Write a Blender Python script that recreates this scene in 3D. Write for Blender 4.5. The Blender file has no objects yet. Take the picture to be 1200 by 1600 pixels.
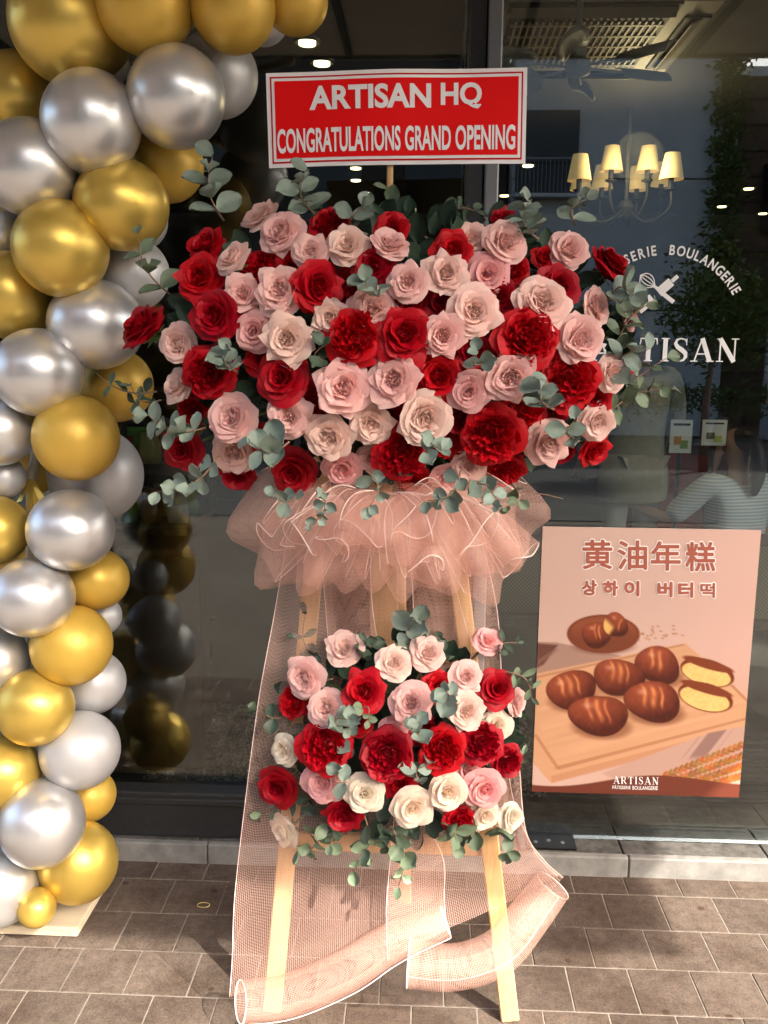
import bpy, math, random
import numpy as np
from mathutils import Vector, Matrix, Euler

# ------------------------------------------------------------------ camera, sky, sun, exposure
SC = bpy.context.scene
COL = SC.collection
H, F = 1.5, 1400.0                       # eye height (m), focal length in photo pixels (1200 x 1600)
PITCH, YAW, ROLL = math.radians(10.1), math.radians(2.4), math.radians(0.5)
cam_data = bpy.data.cameras.new('camera')
cam_data.sensor_fit = 'VERTICAL'; cam_data.sensor_height = 36.0; cam_data.sensor_width = 27.0
cam_data.lens = F / 1600 * 36.0
cam_data.clip_start = 0.05; cam_data.clip_end = 500
cam = bpy.data.objects.new('camera', cam_data); COL.objects.link(cam)
cam.location = (0, 0, H)
CR = Matrix.Rotation(YAW, 3, 'Z') @ Matrix.Rotation(math.pi/2 - PITCH, 3, 'X') @ Matrix.Rotation(ROLL, 3, 'Z')
cam.rotation_euler = CR.to_euler()
SC.camera = cam

SUN_EL, SUN_AZ = math.radians(40), math.radians(131)     # azimuth clockwise from +Y (into the shop)
world = bpy.data.worlds.new('World'); SC.world = world; world.use_nodes = True
wn = world.node_tree
sky = wn.nodes.new('ShaderNodeTexSky'); sky.sky_type = 'NISHITA'; sky.sun_disc = False
sky.sun_elevation = SUN_EL; sky.sun_rotation = SUN_AZ; sky.air_density = 1.0; sky.dust_density = 6.0; sky.ozone_density = 1.0
bg = wn.nodes['Background']; bg.inputs['Strength'].default_value = 0.15
wn.links.new(sky.outputs[0], bg.inputs['Color'])
sun_data = bpy.data.lights.new('sun', 'SUN'); sun_data.energy = 2.6; sun_data.angle = math.radians(0.53)
sun_data.color = (1.0, 0.93, 0.82)
sun = bpy.data.objects.new('sun', sun_data); COL.objects.link(sun)
to_sun = Vector((math.sin(SUN_AZ)*math.cos(SUN_EL), math.cos(SUN_AZ)*math.cos(SUN_EL), math.sin(SUN_EL)))
sun.rotation_euler = to_sun.to_track_quat('Z', 'Y').to_euler()
sun.location = to_sun * 30
SC.view_settings.view_transform = 'Standard'; SC.view_settings.look = 'None'
SC.view_settings.gamma = 1.0; SC.view_settings.use_curve_mapping = False
SC.view_settings.exposure = 2.38
SC.cycles.use_denoising = True
SC.cycles.max_bounces = 10; SC.cycles.diffuse_bounces = 4; SC.cycles.glossy_bounces = 5
SC.cycles.transparent_max_bounces = 28; SC.cycles.transmission_bounces = 6
SC.cycles.caustics_reflective = False; SC.cycles.caustics_refractive = False

# ------------------------------------------------------------------ helpers
def ray(x, y):
    return CR @ Vector(((x-600)/F, (800-y)/F, -1.0))
def at(x, y, Y):                         # photo pixel -> point at distance Y from the camera plane
    d = ray(x, y); t = Y/d.y
    return Vector((d.x*t, Y, H + d.z*t))
def gnd(x, y, z=0.0):
    d = ray(x, y); t = (z-H)/d.z
    return Vector((d.x*t, d.y*t, z))
def mpp(p):                              # metres per photo pixel at a point
    return (CR.transposed() @ (Vector(p) - Vector((0, 0, H)))).z / -F
def lin(r, g, b, a=1.0):
    return tuple(((c/255)/12.92 if c/255 <= .04045 else (((c/255)+.055)/1.055)**2.4) for c in (r, g, b)) + (a,)

class MB:
    def __init__(s): s.v = []; s.f = []; s.uv = None
    def add(s, vs, fs):
        n = len(s.v); s.v += [tuple(v) for v in vs]; s.f += [tuple(i+n for i in f) for f in fs]; return s
    def box(s, c, d, rot=None):
        c = Vector(c); hx, hy, hz = d[0]/2, d[1]/2, d[2]/2
        vs = [Vector((x*hx, y*hy, z*hz)) for x in (-1, 1) for y in (-1, 1) for z in (-1, 1)]
        if rot is not None: vs = [rot @ v for v in vs]
        return s.add([v+c for v in vs], [(0, 1, 3, 2), (4, 6, 7, 5), (0, 4, 5, 1), (2, 3, 7, 6), (0, 2, 6, 4), (1, 5, 7, 3)])
    def bevbox(s, c, d, b=.004, rot=None):   # box with chamfered vertical+top edges
        c = Vector(c); hx, hy, hz = d[0]/2, d[1]/2, d[2]/2
        def ring(k, z): return [Vector(p) for p in ((-hx+k, -hy, z), (hx-k, -hy, z), (hx, -hy+k, z), (hx, hy-k, z), (hx-k, hy, z), (-hx+k, hy, z), (-hx, hy-k, z), (-hx, -hy+k, z))]
        def shr(r, z):
            return [Vector((v.x*(hx-b)/hx, v.y*(hy-b)/hy, z)) for v in r]
        r1, r2 = ring(b, -hz+b), ring(b, hz-b)
        vs = shr(r1, -hz) + r1 + r2 + shr(r2, hz)
        if rot is not None: vs = [rot @ v for v in vs]
        fs = [tuple(range(7, -1, -1)), tuple(range(24, 32))]
        for L in range(3):
            for i in range(8):
                j = (i+1) % 8; fs.append((L*8+i, L*8+j, L*8+8+j, L*8+8+i))
        return s.add([v+c for v in vs], fs)
    def bar(s, p, q, w, t, up=(0, -1, 0), bev=.003):   # plank from p to q
        p, q = Vector(p), Vector(q); z = (q-p).normalized(); y = Vector(up); x = y.cross(z).normalized(); y = z.cross(x)
        R = Matrix((x, y, z)).transposed()
        return s.bevbox((p+q)/2, (w, t, (q-p).length), bev, R)
    def tube(s, pts, r, n=6, cap=True):
        pts = [Vector(p) for p in pts]; rs = r if isinstance(r, (list, tuple)) else [r]*len(pts)
        t0 = (pts[1]-pts[0]).normalized(); a = t0.orthogonal().normalized()
        base = len(s.v); fs = []
        for i, p in enumerate(pts):
            t = (pts[min(i+1, len(pts)-1)] - pts[max(i-1, 0)]).normalized()
            a = (a - t*a.dot(t)).normalized(); b = t.cross(a)
            s.v += [tuple(p + (a*math.cos(6.28319*k/n) + b*math.sin(6.28319*k/n))*rs[i]) for k in range(n)]
        for i in range(len(pts)-1):
            for k in range(n):
                fs.append((base+i*n+k, base+i*n+(k+1) % n, base+(i+1)*n+(k+1) % n, base+(i+1)*n+k))
        if cap:
            fs.append(tuple(base+k for k in range(n-1, -1, -1))); e = base+(len(pts)-1)*n; fs.append(tuple(e+k for k in range(n)))
        s.f += fs; return s
    def lathe(s, prof, n=16, M=None):        # prof: list of (r,z) about z
        vs = []; fs = []
        for (r, z) in prof:
            for k in range(n):
                v = Vector((r*math.cos(6.28319*k/n), r*math.sin(6.28319*k/n), z)); vs.append(M @ v if M else v)
        for i in range(len(prof)-1):
            for k in range(n):
                fs.append((i*n+k, i*n+(k+1) % n, (i+1)*n+(k+1) % n, (i+1)*n+k))
        return s.add(vs, fs)
    def grid(s, P, nu, nv):                  # P(i,j) -> point ; (nu+1)x(nv+1)
        vs = [P(i/nu, j/nv) for j in range(nv+1) for i in range(nu+1)]
        fs = [(j*(nu+1)+i, j*(nu+1)+i+1, (j+1)*(nu+1)+i+1, (j+1)*(nu+1)+i) for j in range(nv) for i in range(nu)]
        return s.add(vs, fs)
    def mesh(s, name, mat=None, smooth=True, uvs=None):
        me = bpy.data.meshes.new(name); me.from_pydata(s.v, [], s.f)
        if smooth: me.polygons.foreach_set('use_smooth', [True]*len(me.polygons))
        if uvs is not None:
            L = me.uv_layers.new(name='UVMap'); idx = np.zeros(len(me.loops), dtype=np.int32); me.loops.foreach_get('vertex_index', idx)
            L.data.foreach_set('uv', np.asarray(uvs, dtype=np.float32)[idx].ravel())
        if mat: me.materials.append(mat)
        me.update(); return me
    def build(s, name, mat, parent=None, smooth=False, uvs=None):
        return obj(name, s.mesh(name, mat, smooth, uvs), parent)

def obj(name, me, parent=None, loc=None, rot=None):
    o = bpy.data.objects.new(name, me); COL.objects.link(o)
    if parent is not None:
        o.parent = parent
        if me is not None and loc is None: o.matrix_parent_inverse = parent.matrix_basis.inverted()
    if loc is not None: o.location = loc
    if rot is not None: o.rotation_euler = rot
    return o
def tag(o, label, cat, group=None, kind=None):
    if label: o['label'] = label
    if cat: o['category'] = cat
    if group: o['group'] = group
    if kind: o['kind'] = kind
    return o
def thing(name, label, cat, loc=(0, 0, 0), group=None):
    o = bpy.data.objects.new(name, None); COL.objects.link(o); o.location = loc; o.empty_display_size = .05
    return tag(o, label, cat, group)
def struct(o): o['kind'] = 'structure'; return o
ORD = ['', 'first', 'second', 'third', 'fourth', 'fifth', 'sixth', 'seventh', 'eighth', 'ninth', 'tenth', 'eleventh', 'twelfth',
       'thirteenth', 'fourteenth', 'fifteenth', 'sixteenth', 'seventeenth', 'eighteenth', 'nineteenth', 'twentieth', 'twenty-first', 'twenty-second', 'twenty-third', 'twenty-fourth']
def flat_frame(origin, xdir=(1, 0, 0), zdir=(0, 0, 1)):     # local XY -> wall facing the camera
    x = Vector(xdir).normalized(); y = Vector(zdir).normalized(); n = x.cross(y)
    return Matrix(((x.x, y.x, n.x, origin[0]), (x.y, y.y, n.y, origin[1]), (x.z, y.z, n.z, origin[2]), (0, 0, 0, 1)))
_dg = None
def text_pts(body, bold=0.0):
    """built-in font -> (verts Nx2 normalised to cap height 1, left edge 0, faces)"""
    cu = bpy.data.curves.new('txt', 'FONT'); cu.body = body; cu.size = 1.0; cu.offset = bold; cu.resolution_u = 4
    o = bpy.data.objects.new('txt', cu); COL.objects.link(o)
    dg = bpy.context.evaluated_depsgraph_get(); dg.update()
    me = bpy.data.meshes.new_from_object(o.evaluated_get(dg))
    vs = np.array([v.co[:2] for v in me.vertices]); fs = [tuple(p.vertices) for p in me.polygons]
    bpy.data.objects.remove(o); bpy.data.meshes.remove(me); bpy.data.curves.remove(cu)
    return vs, fs
def text_fit(body, x0, x1, y0, y1, bold=0.0):               # scaled into a rectangle
    vs, fs = text_pts(body, bold); a, b = vs.min(0), vs.max(0)
    vs = (vs-a)/(b-a)*np.array([x1-x0, y1-y0]) + np.array([x0, y0])
    return vs, fs
def stroke2d(pts, w):                                       # flat ribbon along a 2D polyline, width list or scalar
    pts = [Vector(p) for p in pts]; ws = w if isinstance(w, (list, tuple)) else [w]*len(pts)
    vs = []; fs = []
    for i, p in enumerate(pts):
        t = (pts[min(i+1, len(pts)-1)] - pts[max(i-1, 0)]).normalized(); n = Vector((-t.y, t.x))
        vs += [p + n*ws[i]/2, p - n*ws[i]/2]
    for i in range(len(pts)-1): fs.append((2*i, 2*i+1, 2*i+3, 2*i+2))
    return [tuple(v) for v in vs], fs
def catmull(pts, n=8):
    P = [Vector(p) for p in pts]; P = [P[0]*2-P[1]] + P + [P[-1]*2-P[-2]]; out = []
    for i in range(1, len(P)-2):
        for k in range(n):
            t = k/n; a, b, c, d = P[i-1], P[i], P[i+1], P[i+2]
            out.append(.5*((2*b) + (c-a)*t + (2*a-5*b+4*c-d)*t*t + (3*b-a-3*c+d)*t**3))
    out.append(P[-2]); return out

# ------------------------------------------------------------------ materials
def mat(name, col=(.5, .5, .5), rough=.6, metal=0.0, spec=.5, **kw):
    m = bpy.data.materials.new(name); m.use_nodes = True; b = m.node_tree.nodes['Principled BSDF']
    b.inputs['Base Color'].default_value = tuple(col[:3]) + (1,); b.inputs['Roughness'].default_value = rough
    b.inputs['Metallic'].default_value = metal; b.inputs['Specular IOR Level'].default_value = spec
    for k, v in kw.items(): b.inputs[k].default_value = v
    return m
def nodes(m): return m.node_tree.nodes, m.node_tree.links, m.node_tree.nodes['Principled BSDF']
def noise_mat(name, c1, c2, scale=20, rough=.7, detail=6, bump=0.0, stretch=(1, 1, 1), lo=.35, hi=.65, obj_rand=0.0, spec=.4, coord='Object', rough2=None, bscale=None):
    m = mat(name, c1, rough, spec=spec); N, L, b = nodes(m)
    tc = N.new('ShaderNodeTexCoord'); mp = N.new('ShaderNodeMapping'); mp.inputs['Scale'].default_value = stretch
    L.new(tc.outputs[coord], mp.inputs[0])
    n = N.new('ShaderNodeTexNoise'); n.inputs['Scale'].default_value = scale; n.inputs['Detail'].default_value = detail; n.inputs['Roughness'].default_value = .65
    L.new(mp.outputs[0], n.inputs['Vector'])
    r = N.new('ShaderNodeValToRGB'); r.color_ramp.elements[0].position = lo; r.color_ramp.elements[1].position = hi
    r.color_ramp.elements[0].color = tuple(c1[:3])+(1,); r.color_ramp.elements[1].color = tuple(c2[:3])+(1,)
    L.new(n.outputs['Fac'], r.inputs[0]); out = r.outputs[0]
    if obj_rand:
        oi = N.new('ShaderNodeObjectInfo'); mr = N.new('ShaderNodeMapRange'); mr.inputs[3].default_value = 1-obj_rand; mr.inputs[4].default_value = 1+obj_rand
        L.new(oi.outputs['Random'], mr.inputs[0]); mx = N.new('ShaderNodeMix'); mx.data_type = 'RGBA'; mx.blend_type = 'MULTIPLY'; mx.inputs[0].default_value = 1
        L.new(out, mx.inputs[6]); L.new(mr.outputs[0], mx.inputs[7]); out = mx.outputs[2]
        ad = N.new('ShaderNodeVectorMath'); ad.operation = 'MULTIPLY_ADD'; L.new(oi.outputs['Random'], ad.inputs[0]); ad.inputs[1].default_value = (37, 51, 23); L.new(tc.outputs[coord], ad.inputs[2]); L.new(ad.outputs[0], mp.inputs[0])
    L.new(out, b.inputs['Base Color'])
    if bump:
        bn = N.new('ShaderNodeBump'); bn.inputs['Strength'].default_value = bump; bn.inputs['Distance'].default_value = .004
        src = n
        if bscale:
            src = N.new('ShaderNodeTexNoise'); src.inputs['Scale'].default_value = bscale; src.inputs['Detail'].default_value = 4; L.new(mp.outputs[0], src.inputs['Vector'])
        L.new(src.outputs['Fac'], bn.inputs['Height']); L.new(bn.outputs[0], b.inputs['Normal'])
    if rough2 is not None:
        mr = N.new('ShaderNodeMapRange'); mr.inputs[3].default_value = rough; mr.inputs[4].default_value = rough2; L.new(n.outputs['Fac'], mr.inputs[0]); L.new(mr.outputs[0], b.inputs['Roughness'])
    return m
def emit(name, col, s):
    m = mat(name, col, .5); b = nodes(m)[2]; b.inputs['Emission Color'].default_value = tuple(col[:3])+(1,); b.inputs['Emission Strength'].default_value = s; return m

def glass_mat():
    m = bpy.data.materials.new('shop_glass'); m.use_nodes = True; nt = m.node_tree; nt.nodes.clear(); N, L = nt.nodes, nt.links
    o = N.new('ShaderNodeOutputMaterial'); mx = N.new('ShaderNodeMixShader'); tr = N.new('ShaderNodeBsdfTransparent'); gl = N.new('ShaderNodeBsdfGlossy')
    tr.inputs[0].default_value = (.80, .86, .84, 1); gl.inputs['Roughness'].default_value = 0.0; gl.inputs[0].default_value = (1, 1, 1, 1)
    fr = N.new('ShaderNodeFresnel'); fr.inputs['IOR'].default_value = 1.68
    L.new(fr.outputs[0], mx.inputs[0]); L.new(tr.outputs[0], mx.inputs[1]); L.new(gl.outputs[0], mx.inputs[2]); L.new(mx.outputs[0], o.inputs[0])
    return m
M = {}
M['glass'] = glass_mat()
M['frame'] = noise_mat('dark_aluminium', (.018, .019, .02), (.026, .027, .028), 60, .38, spec=.5)
M['frame_light'] = mat('grey_aluminium', (.20, .21, .22), .4, .3)
M['kerb'] = noise_mat('kerb_concrete', (.13, .125, .115), (.26, .25, .23), 14, .85, bump=.3, lo=.3, hi=.7)
M['threshold'] = noise_mat('threshold_stone', (.045, .042, .038), (.12, .11, .10), 30, .7, bump=.25, rough2=.45)
M['white'] = mat('white_vinyl', (.8, .82, .83), .5)
M['black'] = mat('black_plastic', (.012, .012, .013), .35)
M['wood'] = noise_mat('pine', (.52, .30, .125), (.66, .42, .20), 9, .55, bump=.12, stretch=(9, 9, .7), lo=.3, hi=.7)
M['dark_wood'] = noise_mat('brown_wood', (.060, .028, .014), (.115, .055, .028), 9, .5, stretch=(6, 6, .7), lo=.3, hi=.7)
# ------------------------------------------------------------------ ground, pavement, kerb
rng = random.Random(7)
GY = 2.52                                # glass plane
ground_m = noise_mat('street_ground', (.080, .066, .054), (.125, .105, .088), 3, .9, lo=.3, hi=.7, bump=.2)
g = MB(); g.add([(-150, -160, -.03), (150, -160, -.03), (150, 120, -.03), (-150, 120, -.03)], [(0, 1, 2, 3)])
struct(g.build('ground', ground_m))
# mortar bed under the paving tiles and the tiles themselves
bed_m = noise_mat('mortar', (.17, .148, .125), (.25, .22, .185), 60, .95, bump=.3)
bed = MB(); bed.box((0, 1.745, -.0115), (3.7, 1.345, .0186)); bed = struct(bed.build('pavement', bed_m))
def tile_material():
    m = mat('paving_stone', (.12, .09, .075), .8, spec=.35); N, L, b = nodes(m)
    tc = N.new('ShaderNodeTexCoord'); oi = N.new('ShaderNodeObjectInfo'); geo = N.new('ShaderNodeNewGeometry')
    def noise(scale, detail, src): 
        n = N.new('ShaderNodeTexNoise'); n.inputs['Scale'].default_value = scale; n.inputs['Detail'].default_value = detail; n.inputs['Roughness'].default_value = .7; L.new(src, n.inputs['Vector']); return n
    P = geo.outputs['Position']
    fine = noise(190, 4, P); mid = noise(42, 5, P); big = noise(3.2, 3, P)
    r = N.new('ShaderNodeValToRGB'); e = r.color_ramp.elements; e[0].position = .36; e[0].color = (.040, .029, .023, 1); e[1].position = .70; e[1].color = (.150, .112, .086, 1)
    mx = N.new('ShaderNodeMath'); mx.operation = 'MULTIPLY_ADD'; L.new(fine.outputs[0], mx.inputs[0]); mx.inputs[1].default_value = .6
    m2 = N.new('ShaderNodeMath'); m2.operation = 'MULTIPLY'; L.new(mid.outputs[0], m2.inputs[0]); m2.inputs[1].default_value = .45; L.new(m2.outputs[0], mx.inputs[2]); L.new(mx.outputs[0], r.inputs[0])
    # dark worn patches + dark spots (old stains), smooth brownish areas on the left
    r2 = N.new('ShaderNodeValToRGB'); e = r2.color_ramp.elements; e[0].position = .40; e[0].color = (.62, .56, .52, 1); e[1].position = .58; e[1].color = (1, 1, 1, 1); L.new(big.outputs[0], r2.inputs[0])
    v = N.new('ShaderNodeTexVoronoi'); v.inputs['Scale'].default_value = 9; L.new(P, v.inputs['Vector'])
    r3 = N.new('ShaderNodeValToRGB'); e = r3.color_ramp.elements; e[0].position = .07; e[0].color = (.5, .38, .3, 1); e[1].position = .11; e[1].color = (1, 1, 1, 1); L.new(v.outputs['Distance'], r3.inputs[0])
    mr = N.new('ShaderNodeMapRange'); mr.inputs[3].default_value = .86; mr.inputs[4].default_value = 1.14; L.new(oi.outputs['Random'], mr.inputs[0])
    out = r.outputs[0]
    for s in (r2.outputs[0], r3.outputs[0], mr.outputs[0]):
        q = N.new('ShaderNodeMix'); q.data_type = 'RGBA'; q.blend_type = 'MULTIPLY'; q.inputs[0].default_value = 1; L.new(out, q.inputs[6]); L.new(s, q.inputs[7]); out = q.outputs[2]
    L.new(out, b.inputs['Base Color'])
    bn = N.new('ShaderNodeBump'); bn.inputs['Strength'].default_value = .45; bn.inputs['Distance'].default_value = .003; L.new(mx.outputs[0], bn.inputs['Height']); L.new(bn.outputs[0], b.inputs['Normal'])
    return m
TM = tile_material()
TX, TY, J = .152, .156, .0025
tile_me = [MB().bevbox((0, 0, 0), (TX-J, TY-J, .03), .0016).mesh('paving_tile', TM, False) for _ in range(1)][0]
half_me = MB().bevbox((0, 0, 0), (TX-J, .085, .03), .0016).mesh('paving_tile', TM, False)
for r in range(-1, 8):
    y1 = 2.328 - r*TY; off = .604 if r % 2 == 1 else .604 + TX/2
    for k in range(-13, 9):
        x = off + (k-2)*TX + TX/2
        if abs(x) > 1.75: continue
        if r == -1: o = obj('paving_tile', half_me, bed, loc=(x, 2.328+.0443, -.0151))
        else: o = obj('paving_tile', tile_me, bed, loc=(x, y1-TY/2, -.015))
        o.location.z += rng.uniform(-.0012, .0006); o.rotation_euler = (rng.uniform(-.004, .004), rng.uniform(-.004, .004), rng.uniform(-.003, .003))
# kerb and threshold below the shopfront
shop = thing('shopfront', 'dark framed bakery shopfront with tall glass panes behind the flowers', 'shopfront', (0, 2.5, 0))
for (x0, x1) in ((-3.2, -.62), (-.618, .62), (.622, 1.9), (1.902, 3.6)):
    MB().bevbox(((x0+x1)/2, 2.43, .012), (x1-x0, .024, .092), .004).build('kerb', M['kerb'], shop)
for k in range(-5, 9):
    x0 = .19 + k*.42
    MB().bevbox((x0+.21, 2.59, .0085), (.417, .295, .095), .003).build('threshold_slab', M['threshold'], shop)
# frames
fr = MB()
def frame_part(name, c, d, m='frame', par=None): return MB().bevbox(c, d, .004).build(name, M[m], par or shop)
frame_part('bottom_rail', (-1.49, 2.50, .1285), (3.18, .09, .143))
frame_part('bottom_bead', (-.40, 2.452, .175), (1.0, .012, .022))
frame_part('window_jamb', (-.992, 2.50, 1.625), (.085, .088, 2.85))
frame_part('mullion', (.126, 2.50, 1.555), (.046, .10, 2.99))
frame_part('mullion', (.1685, 2.492, 1.555), (.036, .115, 2.99), 'frame_light')
frame_part('top_rail', (.2, 2.50, 3.09), (6.8, .12, .08))
frame_part('window_jamb', (3.4, 2.50, 1.555), (.08, .1, 2.99))
pane_l = MB().box((-.4255, GY, 1.625), (1.05, .008, 2.85)).build('glass_pane', M['glass'], shop)
pane_l2 = MB().box((-2.05, GY, 1.625), (2.03, .008, 2.85)).build('glass_pane', M['glass'], shop)
pane_r = MB().box((1.775, GY, 1.5525), (3.17, .010, 2.985)).build('glass_pane', M['glass'], shop)
MB().box((0.2, 2.62, 3.6), (7.2, .3, .9)).build('fascia_wall', noise_mat('fascia', (.08, .075, .07), (.11, .105, .10), 8, .8), shop)
# door pivot plate on the threshold
piv = thing('door_pivot_plate', 'black metal floor pivot plate set in the threshold beside the door', 'floor plate', (.45, 2.49, .056))
pa, pb = gnd(824, 1331, .062), gnd(904, 1334, .062)
MB().bevbox(((pa.x+pb.x)/2, 2.495, .060), (pb.x-pa.x, .09, .008), .002).build('cover_plate', mat('pivot_metal', (.02, .02, .02), .25, .6), piv)
MB().bevbox((pa.x-.012, 2.495, .064), (.02, .092, .014), .002).build('end_cap', M['frame_light'], piv)
for i in range(3): MB().lathe([(0, .0665), (.006, .0665), (.006, .064)], 8, Matrix.Translation((pa.x+.03+i*.04, 2.48+.01*(i % 2), 0))).build('screw', M['frame_light'], piv)

# ------------------------------------------------------------------ vinyl lettering on the right pane
def put2d(name, vs, fs, origin, mpx, m, parent, Y=2.5115, dy=0.0, ref=None):
    """2D pixel-space shape (photo px, y down, about ref) laid flat on the glass"""
    rx, ry = ref
    me = MB(); me.add([(origin.x + (v[0]-rx)*mpx, Y+dy, origin.z - (v[1]-ry)*mpx) for v in vs], fs)
    return me.build(name, m, parent)
RC = (1033, 525); OC = at(RC[0], RC[1], 2.5115); MP = mpp(OC)
def arc_text(s, a0, a1, R, h):
    allv, allf = [], []
    full, _ = text_pts(s, .02); W = full[:, 0].max()
    x = 0.0; n = len(s)
    # letters advance evenly by their measured width
    ws = []
    for ch in s:
        v, _f = text_pts(ch, .02); ws.append((v[:, 0].max()-v[:, 0].min())*.80 + .17)
    tot = sum(ws); acc = 0
    for ch, w in zip(s, ws):
        v, f = text_pts(ch, .025); v = v.copy(); mn = v[:, 0].min(); v[:, 0] = (v[:, 0]-mn-(v[:, 0].max()-mn)/2)*.80
        a = math.radians(a0 + (a1-a0)*(acc+w/2)/tot); acc += w
        sc = h/.72; base = len(allv)
        for (px, py) in v:
            lx, ly = px*sc, R + py*sc
            allv.append((RC[0] + lx*math.cos(a) + ly*math.sin(a), RC[1] - (ly*math.cos(a) - lx*math.sin(a))))
        allf += [tuple(i+base for i in q) for q in f]
    return allv, allf
for s, a0, a1 in (('PÂTISSERIE', -56, -6), ('BOULANGERIE', 1.5, 60)):
    v, f = arc_text(s, a0, a1, 123, 15); put2d('arched_lettering', v, f, OC, MP, M['white'], pane_r, ref=RC)
# serif wordmark
def serif_word(word, x0, base, h, tracking=.08):
    T, t = .195, .06
    def I(x, w=T): return [[(x, 0), (x, 1)], w]
    def ser(x, y, w): return [[(x-w/2, y), (x+w/2, y)], .045]
    G = {'A': (.98, [[[(.16, 0), (.46, 1)], .06], [[(.46, 1), (.83, 0)], T], [[(.25, .33), (.70, .33)], .06], ser(.15, .022, .3), ser(.83, .022, .34)]),
         'R': (.92, [[[(.2, 0), (.2, 1)], T], [[(.2, .975), (.5, .975)], .05], [[(.2, .5), (.5, .5)], .05], [[(.5, .975), (.62, .93), (.68, .74), (.62, .55), (.5, .5)], [.05, .11, .15, .11, .05]], [[(.42, .5), (.78, 0)], .14], ser(.2, .022, .34), ser(.85, .022, .2), ser(.15, .978, .24)]),
         'T': (.84, [[[(.42, 0), (.42, .95)], T], [[(.06, .972), (.78, .972)], .056], [[(.08, .97), (.05, .72)], .05], [[(.76, .97), (.79, .72)], .05], ser(.42, .022, .36)]),
         'I': (.44, [[[(.22, 0), (.22, 1)], T], ser(.22, .022, .36), ser(.22, .978, .36)]),
         'S': (.72, [[[(.60, .78), (.55, .93), (.36, .985), (.19, .93), (.13, .77), (.22, .62), (.42, .49), (.57, .36), (.59, .2), (.5, .06), (.32, .015), (.14, .07), (.08, .26)], [.04, .06, .06, .09, .15, .185, .20, .19, .15, .09, .06, .06, .04]], [[(.605, .98), (.605, .70)], .04], [[(.08, .02), (.08, .30)], .04]]),
         'N': (1.0, [[[(.19, 0), (.19, 1)], .07], [[(.16, 1), (.80, 0)], T], [[(.81, 0), (.81, 1)], .07], ser(.19, .022, .3), ser(.81, .978, .32), ser(.14, .978, .2)])}
    tot = sum(G[c][0] for c in word) + tracking*(len(word)-1); x = x0; out = []
    for c in word:
        for pts, w in G[c][1]:
            v, f = stroke2d([(x + p[0]*h, base - p[1]*h) for p in pts], [q*h for q in w] if isinstance(w, list) else w*h); out.append((v, f))
        x += (G[c][0]+tracking)*h
    return out
def join2d(parts):
    V, Fc, Z = [], [], []
    for k, (v, f) in enumerate(parts):
        n = len(V); V += list(v); Fc += [tuple(i+n for i in q) for q in f]; Z += [k]*len(v)
    return V, Fc, Z
def put_strokes(name, parts, origin, mpx, m, parent, ref, Y=2.5115, dz=.00012):
    V, Fc, Z = join2d(parts); me = MB(); me.add([(origin.x + (v[0]-ref[0])*mpx, Y - z*dz, origin.z - (v[1]-ref[1])*mpx) for v, z in zip(V, Z)], Fc)
    return me.build(name, m, parent)
word = serif_word('ARTISAN', 0, 0, 36); wmax = max(v[0] for p in word for v in p[0])
word = serif_word('ARTISAN', 1153-wmax, 564, 36)
put_strokes('wordmark_lettering', word, OC, MP, M['white'], pane_r, RC)
# crossed whisk and rolling pin emblem
em = []
def seg(a, b, w): em.append(stroke2d([a, b], w))
ax, bx = (1053, 434), (986, 494)
def lerp(t): return (ax[0]+(bx[0]-ax[0])*t, ax[1]+(bx[1]-ax[1])*t)
seg(lerp(0), lerp(.13), 6); seg(lerp(.14), lerp(.42), 14); seg(lerp(.55), lerp(.86), 15); seg(lerp(.87), lerp(1), 6)
seg((1027, 457), (1049, 473.5), 6.5); seg((1018, 449.5), (1027, 456.5), 4.5)
for k in range(5):
    o = (k-2)*4.6; tip = (996+ (k-2)*1.8, 434 - (k-2)*2.2)
    n = Vector((.55, -.83)); mid = Vector((1005, 441)) + n*o
    em.append(stroke2d(catmull([(1019, 450), tuple(mid + Vector((5, 3))), tuple(mid - Vector((4, 3)))] + ([(995.5, 433)]), 4), 1.5))
put_strokes('whisk_and_rolling_pin_emblem', em, OC, MP, M['white'], pane_r, RC)

# ------------------------------------------------------------------ inside the shop
FZ = .056
def room(name, c, d, m): return struct(MB().box(c, d).build(name, m))
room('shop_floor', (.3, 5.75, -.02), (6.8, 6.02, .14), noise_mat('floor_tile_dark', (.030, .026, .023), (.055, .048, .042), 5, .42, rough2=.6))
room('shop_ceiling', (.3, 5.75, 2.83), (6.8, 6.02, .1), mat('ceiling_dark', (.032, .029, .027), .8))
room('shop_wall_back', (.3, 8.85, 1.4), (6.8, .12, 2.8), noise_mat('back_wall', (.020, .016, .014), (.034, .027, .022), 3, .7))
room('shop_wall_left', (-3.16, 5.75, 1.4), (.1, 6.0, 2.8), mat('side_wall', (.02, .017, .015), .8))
room('shop_wall_right', (3.76, 5.75, 1.4), (.1, 6.0, 2.8), bpy.data.materials['side_wall'])
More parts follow.
